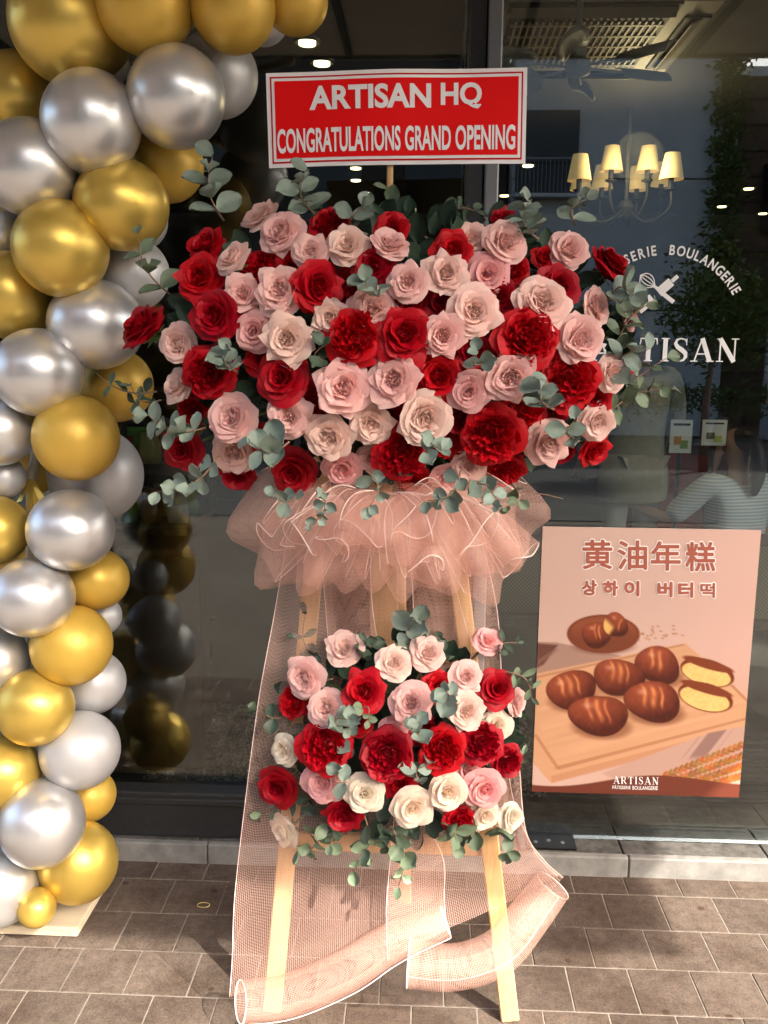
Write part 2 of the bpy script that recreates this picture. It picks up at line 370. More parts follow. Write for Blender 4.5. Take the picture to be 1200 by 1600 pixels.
# coil mat (speckled) and ribbed mat just inside the glass
def coil_mat():
    m = mat('coil_mat', (.02, .02, .018), .75); N, L, b = nodes(m); tc = N.new('ShaderNodeTexCoord')
    v = N.new('ShaderNodeTexVoronoi'); v.inputs['Scale'].default_value = 150; L.new(tc.outputs['Object'], v.inputs['Vector'])
    n = N.new('ShaderNodeTexNoise'); n.inputs['Scale'].default_value = 95; n.inputs['Detail'].default_value = 3; L.new(tc.outputs['Object'], n.inputs['Vector'])
    r = N.new('ShaderNodeValToRGB'); e = r.color_ramp.elements; e[0].position = .46; e[0].color = (.006, .006, .005, 1); e[1].position = .62; e[1].color = (.30, .28, .22, 1); L.new(n.outputs[0], r.inputs[0]); L.new(r.outputs[0], b.inputs['Base Color'])
    bn = N.new('ShaderNodeBump'); bn.inputs['Strength'].default_value = .9; bn.inputs['Distance'].default_value = .01; L.new(n.outputs[0], bn.inputs['Height']); L.new(bn.outputs[0], b.inputs['Normal']); return m
cm = MB(); cr = random.Random(3)
def coilP(u, v): return Vector((-.93+u*1.36, 2.755+v*.72, FZ+.006+cr.random()*.012))
cm.grid(coilP, 150, 80)
tag(cm.build('coil_mat', coil_mat(), smooth=False), 'speckled dark coil mat on the shop floor behind the left pane', 'floor mat')
rm = thing('ribbed_mat', 'dark grey ribbed entrance mat behind the glass below the bread poster', 'floor mat', (1.2, 2.9, FZ))
rb_m = noise_mat('rib_rubber', (.035, .038, .038), (.06, .064, .062), 90, .75)
x0, x1 = .47, 2.3
MB().box(((x0+x1)/2, 3.02, FZ+.006), (x1-x0, .50, .008)).build('backing', mat('mat_back', (.016, .018, .018), .9), rm)
for k in range(11): MB().bevbox(((x0+x1)/2, 2.80+k*.045, FZ+.014), (x1-x0-.01, .030, .010), .003).build('rib', rb_m, rm)
# ceiling cassette air conditioner
ac = thing('ceiling_air_conditioner', 'beige ceiling cassette air conditioner behind the top of the right pane', 'air conditioner', (.9, 3.95, 2.775))
acm = mat('ac_plastic', (.50, .44, .34), .5); acd = mat('ac_dark', (.02, .018, .016), .6)
cx, cy, cz = .60, 3.95, 2.755
MB().bevbox((cx, cy, cz+.01), (.92, .92, .05), .01).build('panel', acm, ac)
MB().bevbox((cx, cy, cz-.016), (.60, .60, .006), .002).build('intake_recess', acd, ac)
for k in range(22): MB().box((cx-.27+k*.0257, cy, cz-.022), (.008, .56, .008)).build('grille_bar', acm, ac)
for k in range(5): MB().box((cx, cy-.24+k*.12, cz-.0225), (.58, .014, .009)).build('grille_cross_bar', acm, ac)
for a in range(4):
    R = Matrix.Rotation(a*math.pi/2, 3, 'Z'); c = Vector((cx, cy, cz-.018)) + R @ Vector((0, .40, 0))
    MB().bevbox(c, (.62, .10, .010), .004, R).build('air_slot', acd, ac)
    MB().bevbox(c + Vector((0, 0, -.012)), (.60, .055, .006), .002, R @ Matrix.Rotation(.5, 3, 'X')).build('louver', acm, ac)
# fan hung under it
fan = thing('ceiling_fan', 'grey spinning-blade fan hung under the ceiling air conditioner', 'fan', (.88, 3.62, 2.6))
fm = mat('fan_grey', (.80, .77, .68), .5); fc = Vector(at(903, 92, 3.45))
MB().lathe([(0, .10), (.03, .10), (.03, .0), (.045, -.01), (.045, -.05), (.02, -.06), (0, -.06)], 14, Matrix.Translation(fc)).build('hub', fm, fan)
MB().tube([fc+Vector((0, .0, .10)), fc+Vector((0, .0, 2.74-fc.z))], .012).build('down_rod', fm, fan)
for a in range(6):
    ang = a*math.pi/3 + .30; d = Vector((math.cos(ang), math.sin(ang), 0)); s = Vector((-d.y, d.x, 0)); R = Matrix((d, s, Vector((0, 0, 1)))).transposed() @ Matrix.Rotation(math.radians(32), 3, 'X')
    MB().tube([fc+d*.04+Vector((0, 0, -.03)), fc+d*.20+Vector((0, 0, -.03))], .005, 5).build('blade_rod', fm, fan)
    b = MB(); b.grid(lambda u, v: fc + Vector((0, 0, -.03)) + d*.17 + R @ Vector((u*.19, (v-.5)*(.09+.035*math.sin(3.14*u)), .012*math.sin(3.14*v))), 5, 4)
    o = b.build('blade', fm, fan, True); md = o.modifiers.new('thick', 'SOLIDIFY'); md.thickness = .004
# chandelier with fabric shades
ch = thing('chandelier', 'dark iron chandelier with glowing pleated fabric shades inside the shop', 'chandelier', tuple(at(978, 300, 4.9)))
shade_m = mat('lamp_fabric', (.85, .62, .30), .8)
_b = nodes(shade_m)[2]; _b.inputs['Emission Color'].default_value = (1.0, .66, .26, 1); _b.inputs['Emission Strength'].default_value = .06
iron = mat('iron', (.010, .009, .008), .6)
shades = [(906, 262, 4.75), (956, 248, 4.95), (1013, 248, 4.95), (1050, 260, 4.75), (941, 277, 5.25), (996, 279, 5.25), (1034, 272, 5.4), (908, 279, 5.35)]
cc = at(978, 325, 5.05)
lamp_d = bpy.data.lights.new('chandelier_light', 'POINT'); lamp_d.energy = 3.4; lamp_d.specular_factor = 0; lamp_d.color = (1, .72, .40); lamp_d.shadow_soft_size = .12
lamp_o = bpy.data.objects.new('chandelier_light', lamp_d); COL.objects.link(lamp_o); lamp_o.parent = ch; lamp_o.location = (0, -.25, .12)
MB().tube([cc, Vector((cc.x, cc.y, 2.77))], .012).build('stem', iron, ch)
MB().lathe([(0, .05), (.035, .03), (.05, 0), (.03, -.05), (0, -.07)], 12, Matrix.Translation(cc)).build('hub', iron, ch)
for (px, py, Y) in shades:
    c = at(px, py, Y); h = .125
    p = MB().lathe([(.060, -h/2), (.037, h/2), (.034, h/2), (.057, -h/2)], 22, Matrix.Translation(c))
    p = p.build('lamp_shade', shade_m, ch, True)
    a = MB().tube(catmull([cc, (cc+c)/2+Vector((0, 0, -.17)), c+Vector((0, 0, -.20)), c+Vector((0, 0, -.07))], 5), .008, 6); a.build('arm', iron, ch, True)
    MB().lathe([(.0, -.02), (.03, -.005), (.03, 0), (.014, 0), (.014, .05), (0, .05)], 10, Matrix.Translation(c+Vector((0, 0, -.105)))).build('candle_cup', iron, ch)
# ring downlights recessed in the ceiling
ringm = emit('warm_led', (1.0, .74, .36), 1.6); dm = mat('downlight_can', (.02, .02, .02), .4)
dl = [(480, 66, 'nearest to the gold balloons'), (503, 98, 'just above the left half of the red sign'), (556, 262, 'just below the bottom edge of the red sign'), (556, 281, 'second below the bottom edge of the red sign'), (571, 301, 'third below the bottom edge of the red sign'), (571, 317, 'lowest in the row below the red sign'),
      (825, 258, 'beside the lower right corner of the red sign'), (788, 305, 'right of the mullion above the red roses'), (1128, 322, 'just right of the hanging greenery'), (1170, 294, 'highest of those near the right edge'), (1192, 333, 'at the right edge of the picture'), (1128, 160, 'alone above the hanging greenery')]
for (px, py, w) in dl[:11]:
    d = ray(px, py); t = (2.77-H)/d.z; c = Vector((d.x*t, d.y*t, 2.77))
    if c.y > 8.6: c = at(px, py, 8.2)
    o = thing('ring_downlight', 'small glowing ring-shaped ceiling light, ' + w, 'ceiling light', tuple(c), 'ring lights in the shop ceiling')
    MB().lathe([(.036, -.010), (.036, .010), (.026, .010), (.026, -.010), (.036, -.010)], 20).build('light_ring', ringm, None, True)
    r_ = bpy.context.scene.collection.objects[-1]; r_.parent = o
    q = MB().lathe([(.056, .014), (.056, -.004), (.05, -.004), (.05, .014)], 20).build('housing', dm, None, True); q.parent = o
# beaded blind chain
bc = thing('blind_chain', 'thin white beaded blind chain hanging inside beside the mullion', 'chain', tuple(at(728, 0, 2.6)))
p0, p1 = at(729, -40, 2.6), at(719, 420, 2.6); bead = MB().lathe([(0, -.0025), (.0022, -.0012), (.0022, .0012), (0, .0025)], 6).mesh('bead', M['white'], True)
MB().tube([p0, p1], .0006, 4).build('cord', M['white'], bc)
for k in range(110):
    o = obj('bead', bead, bc, loc=tuple(p0.lerp(p1, k/109) - Vector(bc.location)))
# ------------------------------------------------------------------ balloon garland
def balloon_mat(name, col, rough, metal, var):
    m = mat(name, col, rough, metal); N, L, b = nodes(m)
    tc = N.new('ShaderNodeTexCoord'); oi = N.new('ShaderNodeObjectInfo')
    ad = N.new('ShaderNodeVectorMath'); ad.operation = 'MULTIPLY_ADD'; L.new(oi.outputs['Random'], ad.inputs[0]); ad.inputs[1].default_value = (13, 29, 41); L.new(tc.outputs['Object'], ad.inputs[2])
    n = N.new('ShaderNodeTexNoise'); n.inputs['Scale'].default_value = 2.2; n.inputs['Detail'].default_value = 2; L.new(ad.outputs[0], n.inputs['Vector'])
    mr = N.new('ShaderNodeMapRange'); mr.inputs[1].default_value = .35; mr.inputs[2].default_value = .65; mr.inputs[3].default_value = rough-.02; mr.inputs[4].default_value = rough+.03; L.new(n.outputs[0], mr.inputs[0]); L.new(mr.outputs[0], b.inputs['Roughness'])
    r = N.new('ShaderNodeMix'); r.data_type = 'RGBA'; r.inputs[6].default_value = tuple(col)+(1,); r.inputs[7].default_value = tuple(c*var for c in col)+(1,)
    n2 = N.new('ShaderNodeTexNoise'); n2.inputs['Scale'].default_value = 2.5; n2.inputs['Detail'].default_value = 1; L.new(ad.outputs[0], n2.inputs['Vector'])
    m2 = N.new('ShaderNodeMapRange'); m2.inputs[1].default_value = .45; m2.inputs[2].default_value = .85; L.new(n2.outputs[0], m2.inputs[0]); L.new(m2.outputs[0], r.inputs[0]); L.new(r.outputs[2], b.inputs['Base Color'])
    return m
BM = {'s': balloon_mat('chrome_silver', (.72, .715, .71), .34, .72, .94), 'g': balloon_mat('chrome_gold', (.72, .50, .105), .35, .60, .94),
      'w': balloon_mat('pearl_silver', (.58, .58, .585), .42, .35, .94), 'y': balloon_mat('pearl_gold', (.70, .45, .075), .42, .30, .94)}
BL = [  # x, y, radius (photo px), finish, distance Y
 (108, 38, 89, 'g', 2.08), (226, 8, 74, 'y', 2.04), (364, 12, 67, 'y', 2.06), (462, 2, 50, 'y', 2.12), (338, 118, 65, 'w', 2.26), (275, 152, 77, 's', 2.06),
 (143, 191, 77, 's', 2.04), (28, 146, 63, 'g', 2.20), (46, 262, 75, 's', 2.06), (260, 257, 58, 'y', 2.22), (190, 320, 72, 'g', 2.09), (216, 343, 46, 'w', 2.26),
 (95, 388, 75, 'g', 2.05), (208, 428, 56, 'w', 2.24), (2, 360, 46, 's', 2.2), (18, 462, 67, 'g', 2.14), (150, 507, 72, 's', 2.12), (60, 582, 69, 's', 2.06),
 (182, 602, 57, 'y', 2.26), (0, 672, 55, 's', 2.10), (119, 684, 67, 'y', 2.07), (150, 742, 73, 'w', 2.28), (8, 746, 32, 'w', 2.16), (52, 738, 36, 'y', 2.34),
 (111, 828, 66, 's', 2.06), (-12, 828, 56, 'g', 2.10), (150, 905, 50, 'y', 2.20), (50, 933, 64, 's', 2.04), (112, 1008, 63, 'y', 2.10), (-8, 1032, 52, 's', 2.10),
 (146, 1066, 50, 'w', 2.24), (55, 1105, 60, 'g', 2.06), (125, 1172, 61, 'w', 2.12), (3, 1207, 58, 'g', 2.08), (139, 1243, 41, 'y', 2.26), (66, 1286, 67, 's', 2.04),
 (122, 1347, 62, 'g', 2.14), (-2, 1385, 61, 's', 2.06), (57, 1418, 30, 'g', 2.03), (160, 962, 30, 'w', 2.3), (60, 300, 40, 'w', 2.3), (40, 640, 36, 'y', 2.32), (60, 1180, 40, 'w', 2.3), (20, 880, 40, 'y', 2.32), (60, 470, 40, 'y', 2.32), (150, 90, 50, 'w', 2.28), (250, 80, 46, 'w', 2.24), (410, 30, 40, 'w', 2.22)]
prof = []
for k in range(25):
    a = math.pi*k/24; z = math.cos(a); r = math.sin(a)
    if z < 0: r *= 1 - .20*(-z)**2*(1-(-z)**6); z = z*1.16     # gently tapered towards the knot
    prof.append((max(r, .0001), z))
ball_me = {k: MB().lathe(prof, 40).mesh('balloon', BM[k], True) for k in BM}
knot_me = {k: MB().lathe([(.012, -1.14), (.05, -1.17), (.035, -1.20), (.03, -1.22), (.085, -1.31), (.07, -1.325), (.01, -1.30)], 12).mesh('knot', BM[k], True) for k in BM}
names = {'s': 'shiny silver', 'g': 'shiny gold', 'w': 'matt grey silver', 'y': 'matt yellow gold'}
axis_px = [(60, 1400), (85, 900), (80, 600), (90, 350), (160, 130), (300, 20)]
order = sorted(range(len(BL)), key=lambda i: BL[i][1]); cnt = {}
for i in order:
    x, y, r, f, Y = BL[i]; c = at(x, y, Y); R = r*mpp(c)
    near = min(axis_px, key=lambda q: (q[0]-x)**2+(q[1]-y)**2); t = 0
    for j in range(len(axis_px)-1):
        pass
    ys = [q[1] for q in axis_px]
    axx = np.interp(-y, [-q for q in ys], [q[0] for q in axis_px]); ap = at(axx, y, 2.32)
    d = (c-ap); d.z *= .3
    d += Vector((rng.uniform(-.04, .04), -.10, rng.uniform(-.06, .06))); q = d.normalized().to_track_quat('Z', 'Y')
    cnt[f] = cnt.get(f, 0)+1
    o = bpy.data.objects.new('balloon', ball_me[f]); COL.objects.link(o); o.location = c; o.rotation_euler = q.to_euler()
    e = rng.uniform(.97, 1.03); o.scale = (R*e, R/e*rng.uniform(.985, 1.015), R*rng.uniform(.97, 1.05))
    tag(o, '%s balloon, %s %s one from the top of the garland' % (names[f], ORD[cnt[f]], names[f]), 'balloon', 'balloons tied in the garland')
    obj('knot', knot_me[f], o, loc=(0, 0, 0))
pole_m = mat('pole_cream', (.62, .56, .42), .5)
bp = thing('garland_pole', 'cream pole running up between the balloons of the garland', 'pole', tuple(gnd(58, 1430)+Vector((0, .17, 0))))
pp = [at(50, 1300, 2.22), at(48, 800, 2.22), at(56, 690, 2.22), at(60, 400, 2.3), at(120, 180, 2.3), at(250, 60, 2.3), at(420, 0, 2.3)]
b0 = Vector((pp[0].x, 2.22, .02)); MB().tube(catmull([b0]+pp, 6), .012, 10).build('tube', pole_m, bp, True)
rb = MB()
for k, (dx, dz) in enumerate(((-.035, -.055), (-.01, -.075), (.012, -.07), (.03, -.05))):
    a = at(50, 748, 2.19); rb.add([a+Vector((-.006, 0, 0)), a+Vector((.006, -.004, 0)), a+Vector((dx+.010, -.012, dz)), a+Vector((dx-.008, -.004-.004*k, dz-.006))], [(0, 1, 2, 3)])
rb.build('tied_ribbon', BM['g'], bp)
bb = thing('wooden_plinth', 'square pale wooden base board under the balloon garland', 'base board', tuple(gnd(30, 1440)))
c0 = gnd(121, 1464); MB().bevbox((c0.x-.23, c0.y+.095, .0125), (.46, .19, .025), .002).build('board', noise_mat('birch', (.60, .49, .33), (.70, .60, .43), 8, .6, stretch=(1, 8, 8)), bb)
MB().bevbox((c0.x-.16, c0.y+.13, .035), (.12, .10, .02), .004).build('pole_foot', pole_m, bb)

# ------------------------------------------------------------------ red congratulation sign
SGY = 1.93
s_tl, s_tr, s_br, s_bl = at(416, 113, SGY), at(825, 102, SGY), at(822, 254, SGY), at(417, 260, SGY)
so = (s_tl+s_tr+s_br+s_bl)/4; sx = ((s_tr-s_tl)+(s_br-s_bl)).normalized(); sw = ((s_tr-s_tl).length+(s_br-s_bl).length)/2; sh = ((s_tl-s_bl).length+(s_tr-s_br).length)/2
sx.y = 0; sx.normalize(); sz = Vector((0, -1, 0)).cross(sx)*-1; sz = Vector((-sx.z, 0, sx.x))
sign = thing('congratulation_sign', 'red and white paper sign on a wooden stick above the flowers', 'sign', tuple(so))
def bend(x, z): return .012*min(1.0, abs(x)/.27)**1.1 - .004*math.exp(-(x/.006)**2)*0 + .0025*math.sin(9*x+6*z) + .002*math.sin(21*x-13*z)
def sp(x, z, lift): return so + sx*x + sz*z + Vector((0, bend(x, z) - lift, 0))
def sheet(name, x0, x1, z0, z1, lift, m, nx=48, nz=10):
    return MB().grid(lambda u, v: sp(x0+(x1-x0)*u, z0+(z1-z0)*v, lift), nx, nz).build(name, m, sign, True)
paper_w = mat('sign_white', (.80, .79, .80), .45); paper_r = mat('sign_red', (.76, .005, .006), .6, spec=.12); paper_d = mat('sign_dark_red', (.52, .004, .010), .6, spec=.12)
hw, hh = sw/2, sh/2; px = sw/408
back = sheet('backing_card', -hw, hw, -hh, hh, -.003, mat('card_back', (.5, .45, .4), .8)); 
sheet('white_margin', -hw, hw, -hh, hh, 0, paper_w)
sheet('red_border', -hw+6*px, hw-6*px, -hh+6*px, hh-6*px, .0009, paper_d)
sheet('white_line', -hw+8.6*px, hw-8.6*px, -hh+8.6*px, hh-8.6*px, .0018, paper_w)
sheet('red_field', -hw+13*px, hw-13*px, -hh+13*px, hh-13*px, .0027, paper_r)
for body, a, b, c, d, bold in (('ARTISAN', 68, 259, 23, 62, .034), ('HQ', 274, 338, 22, 64, .034), ('CONGRATULATIONS', 15, 211, 90, 130, .026), ('GRAND', 218, 290, 90, 130, .026), ('OPENING', 297, 391, 90, 130, .026)):
    v, f = text_fit(body, a*px-hw, b*px-hw, hh-d*px*(sh/(152*px)), hh-c*px*(sh/(152*px)), bold)
    MB().add([sp(p[0], p[1], .0038) for p in v], f).build('lettering', paper_w, sign)
st0 = at(612, 110, SGY+.012); st1 = at(607, 420, SGY+.012)
MB().bar(st1, st0, .013, .008).build('stick', M['wood'], sign)

# ------------------------------------------------------------------ wooden easel
easel = thing('flower_easel', 'pale pine easel stand holding both flower arrangements', 'easel', (-.05, 1.83, 0))
fl, fr_ = gnd(424, 1597), gnd(790, 1577); fr_.y = fl.y = 1.825
fl.x, fr_.x = -.325, .222
tl, tr = at(502, 760, 1.985), at(701, 760, 1.985)
def along(a, b, z): t = (z-a.z)/(b.z-a.z); return a.lerp(b, t)
up = Vector((0, -1, .1))
TLz = 1.62; L0, R0 = along(fl, tl, TLz), along(fr_, tr, TLz)
MB().bar(fl, L0, .042, .021, up).build('leg', M['wood'], easel); MB().bar(fr_, R0, .042, .021, up).build('leg', M['wood'], easel)
def legpt(s, z): return along(fl if s < 0 else fr_, tl if s < 0 else tr, z)
za = .392
a, b = legpt(-1, za)+Vector((.02, .012, 0)), legpt(1, za)+Vector((-.02, .012, 0)); MB().bar(a, b, .042, .018, (0, -1, .1)).build('crossbar', M['wood'], easel)
a, b = legpt(-1, 1.25)+Vector((.0, .022, 0)), legpt(1, 1.25)+Vector((0, .022, 0)); MB().bar(a, b, .05, .018, (0, -1, .1)).build('crossbar', M['wood'], easel)
cb0, cb1 = at(600, 1215, 1.935), at(600, 560, 2.01)
MB().bar(cb0, cb1, .064, .018, up).build('centre_board', M['wood'], easel)
a, b = legpt(-1, .62)+Vector((.02, .022, 0)), legpt(1, .62)+Vector((-.02, .022, 0)); MB().bar(a, b, .042, .018, (0, -1, .1)).build('crossbar', M['wood'], easel)
MB().bar(Vector((cb1.x+.02, 2.05, 1.5)), Vector((cb1.x+.06, 2.26, 0.0)), .036, .02, (0, -1, 0)).build('rear_leg', M['wood'], easel)
# ------------------------------------------------------------------ roses
def petal_material(name, trans=.25, rough=.55, spec=.25, sheen=.1):
    m = bpy.data.materials.new(name); m.use_nodes = True; nt = m.node_tree; N, L = nt.nodes, nt.links; b = N['Principled BSDF']
    b.inputs['Roughness'].default_value = rough; b.inputs['Specular IOR Level'].default_value = spec; b.inputs['Sheen Weight'].default_value = sheen
    oi = N.new('ShaderNodeObjectInfo'); uv = N.new('ShaderNodeUVMap'); uv.uv_map = 'UVMap'; sp_ = N.new('ShaderNodeSeparateXYZ'); L.new(uv.outputs[0], sp_.inputs[0])
    hs = N.new('ShaderNodeHueSaturation'); mr = N.new('ShaderNodeMapRange'); mr.inputs[3].default_value = 1.06; mr.inputs[4].default_value = 1.0; L.new(sp_.outputs[1], mr.inputs[0]); L.new(mr.outputs[0], hs.inputs['Saturation'])
    tcn = N.new('ShaderNodeMapping'); tcn.inputs['Scale'].default_value = (22, 1.6, 1); L.new(uv.outputs[0], tcn.inputs[0])
    nz = N.new('ShaderNodeTexNoise'); nz.inputs['Scale'].default_value = 1.5; nz.inputs['Detail'].default_value = 3; L.new(tcn.outputs[0], nz.inputs['Vector'])
    m3 = N.new('ShaderNodeMapRange'); m3.inputs[3].default_value = .86; m3.inputs[4].default_value = 1.12; L.new(nz.outputs[0], m3.inputs[0]); L.new(m3.outputs[0], hs.inputs['Value'])
    bn = N.new('ShaderNodeBump'); bn.inputs['Strength'].default_value = .12; bn.inputs['Distance'].default_value = .02; L.new(nz.outputs[0], bn.inputs['Height']); L.new(bn.outputs[0], b.inputs['Normal'])
    L.new(oi.outputs['Color'], hs.inputs['Color']); L.new(hs.outputs[0], b.inputs['Base Color'])
    tr = N.new('ShaderNodeBsdfTranslucent'); L.new(hs.outputs[0], tr.inputs[0]); mx = N.new('ShaderNodeMixShader'); mx.inputs[0].default_value = trans
    L.new(b.outputs[0], mx.inputs[1]); L.new(tr.outputs[0], mx.inputs[2]); L.new(mx.outputs[0], N['Material Output'].inputs[0])
    return m
PETAL = petal_material('rose_petal', .42); REDP = petal_material('red_petal', .18, .5, .22, 0.0)
def petal_grid(Ln, W, p0, p1, r0, z0, k=1.9, cup=.5, curl=.1, point=.0, ruf=.0, rfq=3.0, seed=0, nu=6, nv=6, az=0.0, off=(0, 0), notch=0.0):
    R = random.Random(seed); ph = R.uniform(0, 6.28); ph2 = R.uniform(0, 6.28); S = 24; pr = [(r0, z0)]
    for i in range(S):
        a = math.radians(p0 + (p1-p0)*((i+.5)/S)**k); pr.append((pr[-1][0]+math.sin(a)*Ln/S, pr[-1][1]+math.cos(a)*Ln/S))
    def prof(t):
        t = max(0, min(1, t))*S; i = min(int(t), S-1); f = t-i; return (pr[i][0]*(1-f)+pr[i+1][0]*f, pr[i][1]*(1-f)+pr[i+1][1]*f)
    vs, uv = [], []; sk = R.uniform(-.1, .1)
    for j in range(nv+1):
        for i in range(nu+1):
            u = i/nu*2-1; v = j/nv
            w = W*(.28+.72*math.sin(math.pi/2*min(1, v*1.35)))
            vv = v*(1 - .15*abs(u)**2.6 - point*(abs(u)**.8)*.9 + notch*.1*math.cos(u*9+ph)*abs(u)) 
            if point: w *= 1 - .28*max(0, v-.7)/.3*point*2
            r, z = prof(vv); y = w*u + sk*v*v*W
            x = r - cup*y*y/max(r, .25)*.5
            rf = ruf*v*v*math.sin(rfq*u+ph) + ruf*.5*v*math.sin(rfq*1.9*u+ph2)
            z2 = z - curl*u*u*v*v*W + rf*.5; x += rf
            ca, sa = math.cos(az), math.sin(az)
            vs.append((x*ca - y*sa + off[0], x*sa + y*ca + off[1], z2)); uv.append(((u+1)/2, v))
    fs = [(j*(nu+1)+i, j*(nu+1)+i+1, (j+1)*(nu+1)+i+1, (j+1)*(nu+1)+i) for j in range(nv) for i in range(nu)]
    return vs, fs, uv
def one_petal(m, **kw):
    vs, fs, uv = petal_grid(**kw); return MB().add(vs, fs).mesh('petal', m, True, uv)
def heart(m, petals):
    b = MB(); U = []
    for kw in petals:
        if isinstance(kw, tuple):
            n0 = len(b.v); _, zc, ze, rad = kw; b.lathe([(max(.001, rad*k/5), zc + (ze-zc)*(k/5)**2) for k in range(6)], 14); U += [(.5, .3)]*(len(b.v)-n0); continue
        vs, fs, uv = petal_grid(**kw); b.add(vs, fs); U += uv
    return b.mesh('flower_heart', m, True, U)
def variant(kind, seed):
    """-> (list of (petal mesh, azimuth, tilt)), heart mesh"""
    R = random.Random(seed); out = []; hp = []
    if kind in ('open', 'redopen'):            # full garden rose, slightly pointed guard petals, quartered heart
        lay = [(6, 1.02, .62, 48, 108, .05, -.44), (7, .95, .56, 40, 84, .05, -.42), (7, .84, .50, 30, 64, .05, -.40), (7, .74, .46, 24, 50, .05, -.36), (6, .66, .40, 16, 38, .08, -.34)]
        for li, (n, Ln, W, p0, p1, r0, z0) in enumerate(lay):
            ms = [one_petal(REDP if kind == 'redopen' else PETAL, Ln=Ln*R.uniform(.9, 1.08), W=W*R.uniform(.88, 1.12), p0=p0, p1=p1+R.uniform(-12, 12), r0=r0, z0=z0, cup=.75-.12*li, curl=R.uniform(.1, .45), point=R.choice((.04, .12, .22, .32)) if li < 2 else R.choice((.0, .05, .10)), ruf=.04, seed=R.random()) for _ in range(4)]
            a0 = R.uniform(0, 6.28)
            for k in range(n): out.append((ms[k % 4], a0 + 6.283*k/n + R.uniform(-.2, .2)))
        hp.append(('dome', .02, -.26, .56))
        for n, rr, Ln, W, z0 in ((10, .46, .34, .24, -.22), (10, .37, .34, .22, -.16), (9, .28, .32, .20, -.12), (8, .19, .28, .17, -.08), (6, .11, .24, .13, -.05), (4, .04, .20, .10, -.03)):
            a0 = R.uniform(0, 6)
            for k in range(n):
                a = a0+6.283*k/n+R.uniform(-.3, .3)
                hp.append(dict(Ln=Ln*R.uniform(.85, 1.12), W=W*R.uniform(.8, 1.3), p0=R.uniform(-5, 10), p1=R.uniform(-12, 34), r0=rr, z0=z0, cup=R.uniform(-.2, 1.4), curl=.05, ruf=.05, rfq=R.uniform(3, 5), seed=R.random(), nu=5, nv=4, az=a + R.choice((0, 0, .5, -.5, .9)), off=(R.uniform(-.03, .03), R.uniform(-.03, .03))))
    elif kind == 'red':           # very full ruffled bloom, broad skirt petals
        lay = [(6, 1.02, .66, 50, 108, .05, -.48), (7, .92, .58, 38, 82, .05, -.44)]
        for li, (n, Ln, W, p0, p1, r0, z0) in enumerate(lay):
            ms = [one_petal(REDP, Ln=Ln*R.uniform(.82, 1.1), W=W*R.uniform(.8, 1.15), p0=p0, p1=p1+R.uniform(-20, 14), r0=r0, z0=z0, cup=.6, curl=.25, point=0, ruf=.06, rfq=3.5, notch=.3, seed=R.random()) for _ in range(4)]
            a0 = R.uniform(0, 6.28)
            for k in range(n): out.append((ms[k % 4], a0 + 6.283*k/n + R.uniform(-.3, .3)))
        hp.append(('dome', .04, -.30, .66))
        for n, rr, Ln, W, z0 in ((13, .60, .40, .24, -.28), (12, .48, .40, .22, -.20), (11, .36, .38, .20, -.13), (9, .24, .36, .18, -.07), (6, .13, .34, .15, -.03), (3, .04, .30, .12, .0)):
            a0 = R.uniform(0, 6)
            for k in range(n):
                a = a0+6.283*k/n+R.uniform(-.35, .35)
                hp.append(dict(Ln=Ln*R.uniform(.8, 1.2), W=W*R.uniform(.8, 1.4), p0=R.uniform(-8, 14), p1=R.uniform(10, 75)*(.35+rr), r0=rr, z0=z0, cup=R.uniform(-1.2, 1.4), curl=.05, ruf=.065, rfq=R.uniform(3, 5.5), seed=R.random(), nu=6, nv=4, az=a, off=(R.uniform(-.03, .03), R.uniform(-.03, .03))))
    elif kind in ('spiral', 'redspiral'):       # classic high-centred rose
        m = REDP if kind == 'redspiral' else PETAL
        lay = [(5, 1.04, .70, 42, 110, .05, -.48), (5, .95, .66, 30, 86, .05, -.44), (5, .86, .58, 18, 62, .05, -.40), (5, .76, .48, 8, 42, .05, -.38)]
        for li, (n, Ln, W, p0, p1, r0, z0) in enumerate(lay):
            ms = [one_petal(m, Ln=Ln*R.uniform(.95, 1.06), W=W*R.uniform(.92, 1.08), p0=p0, p1=p1+R.uniform(-10, 10), r0=r0, z0=z0, cup=.9-.1*li, curl=.35-.08*li, point=R.choice((.03, .14, .08)), ruf=.02, seed=R.random()) for _ in range(3)]
            a0 = R.uniform(0, 6.28)
            for k in range(n): out.append((ms[k % 3], a0 + 6.283*k/n + R.uniform(-.1, .1)))
        hp.append(('dome', .06, -.26, .44))
        for k in range(16):
            t = k/15; hp.append(dict(Ln=.52-.06*t, W=.36-.24*t, p0=4-6*t, p1=30-24*t, r0=.30*(1-t)+.015, z0=-.26+.12*t, cup=1.0, curl=.06, ruf=.012, seed=R.random(), nu=6, nv=5, az=k*2.4))
    hm = REDP if kind.startswith('red') else PETAL
    return out, heart(hm, hp)
VAR = {'P': [variant('open', 11+i) for i in range(6)] , 'R': [variant('red', 41+i) for i in range(3)] + [variant('redopen', 51+i) for i in range(4)], 'S': [variant('redspiral', 71+i) for i in range(2)],
       'C': [variant('spiral', 81+i) for i in range(3)], 'Q': [variant('spiral', 95+i) for i in range(2)]}
leaf_green = noise_mat('rose_stem', (.06, .11, .03), (.10, .17, .05), 30, .5)
sepal_b = MB()
for k in range(5):
    v, f, _ = petal_grid(.62, .13, 110, 78, .04, -.52, 1, .1, .1, .5, .02, 3, k, 3, 4, k*1.2566); sepal_b.add(v, f)
sepal_b.lathe([(.0, -.78), (.10, -.76), (.17, -.64), (.12, -.52), (.02, -.50)], 10)
sepal_me = sepal_b.mesh('calyx', leaf_green, True)
fr = random.Random(5)
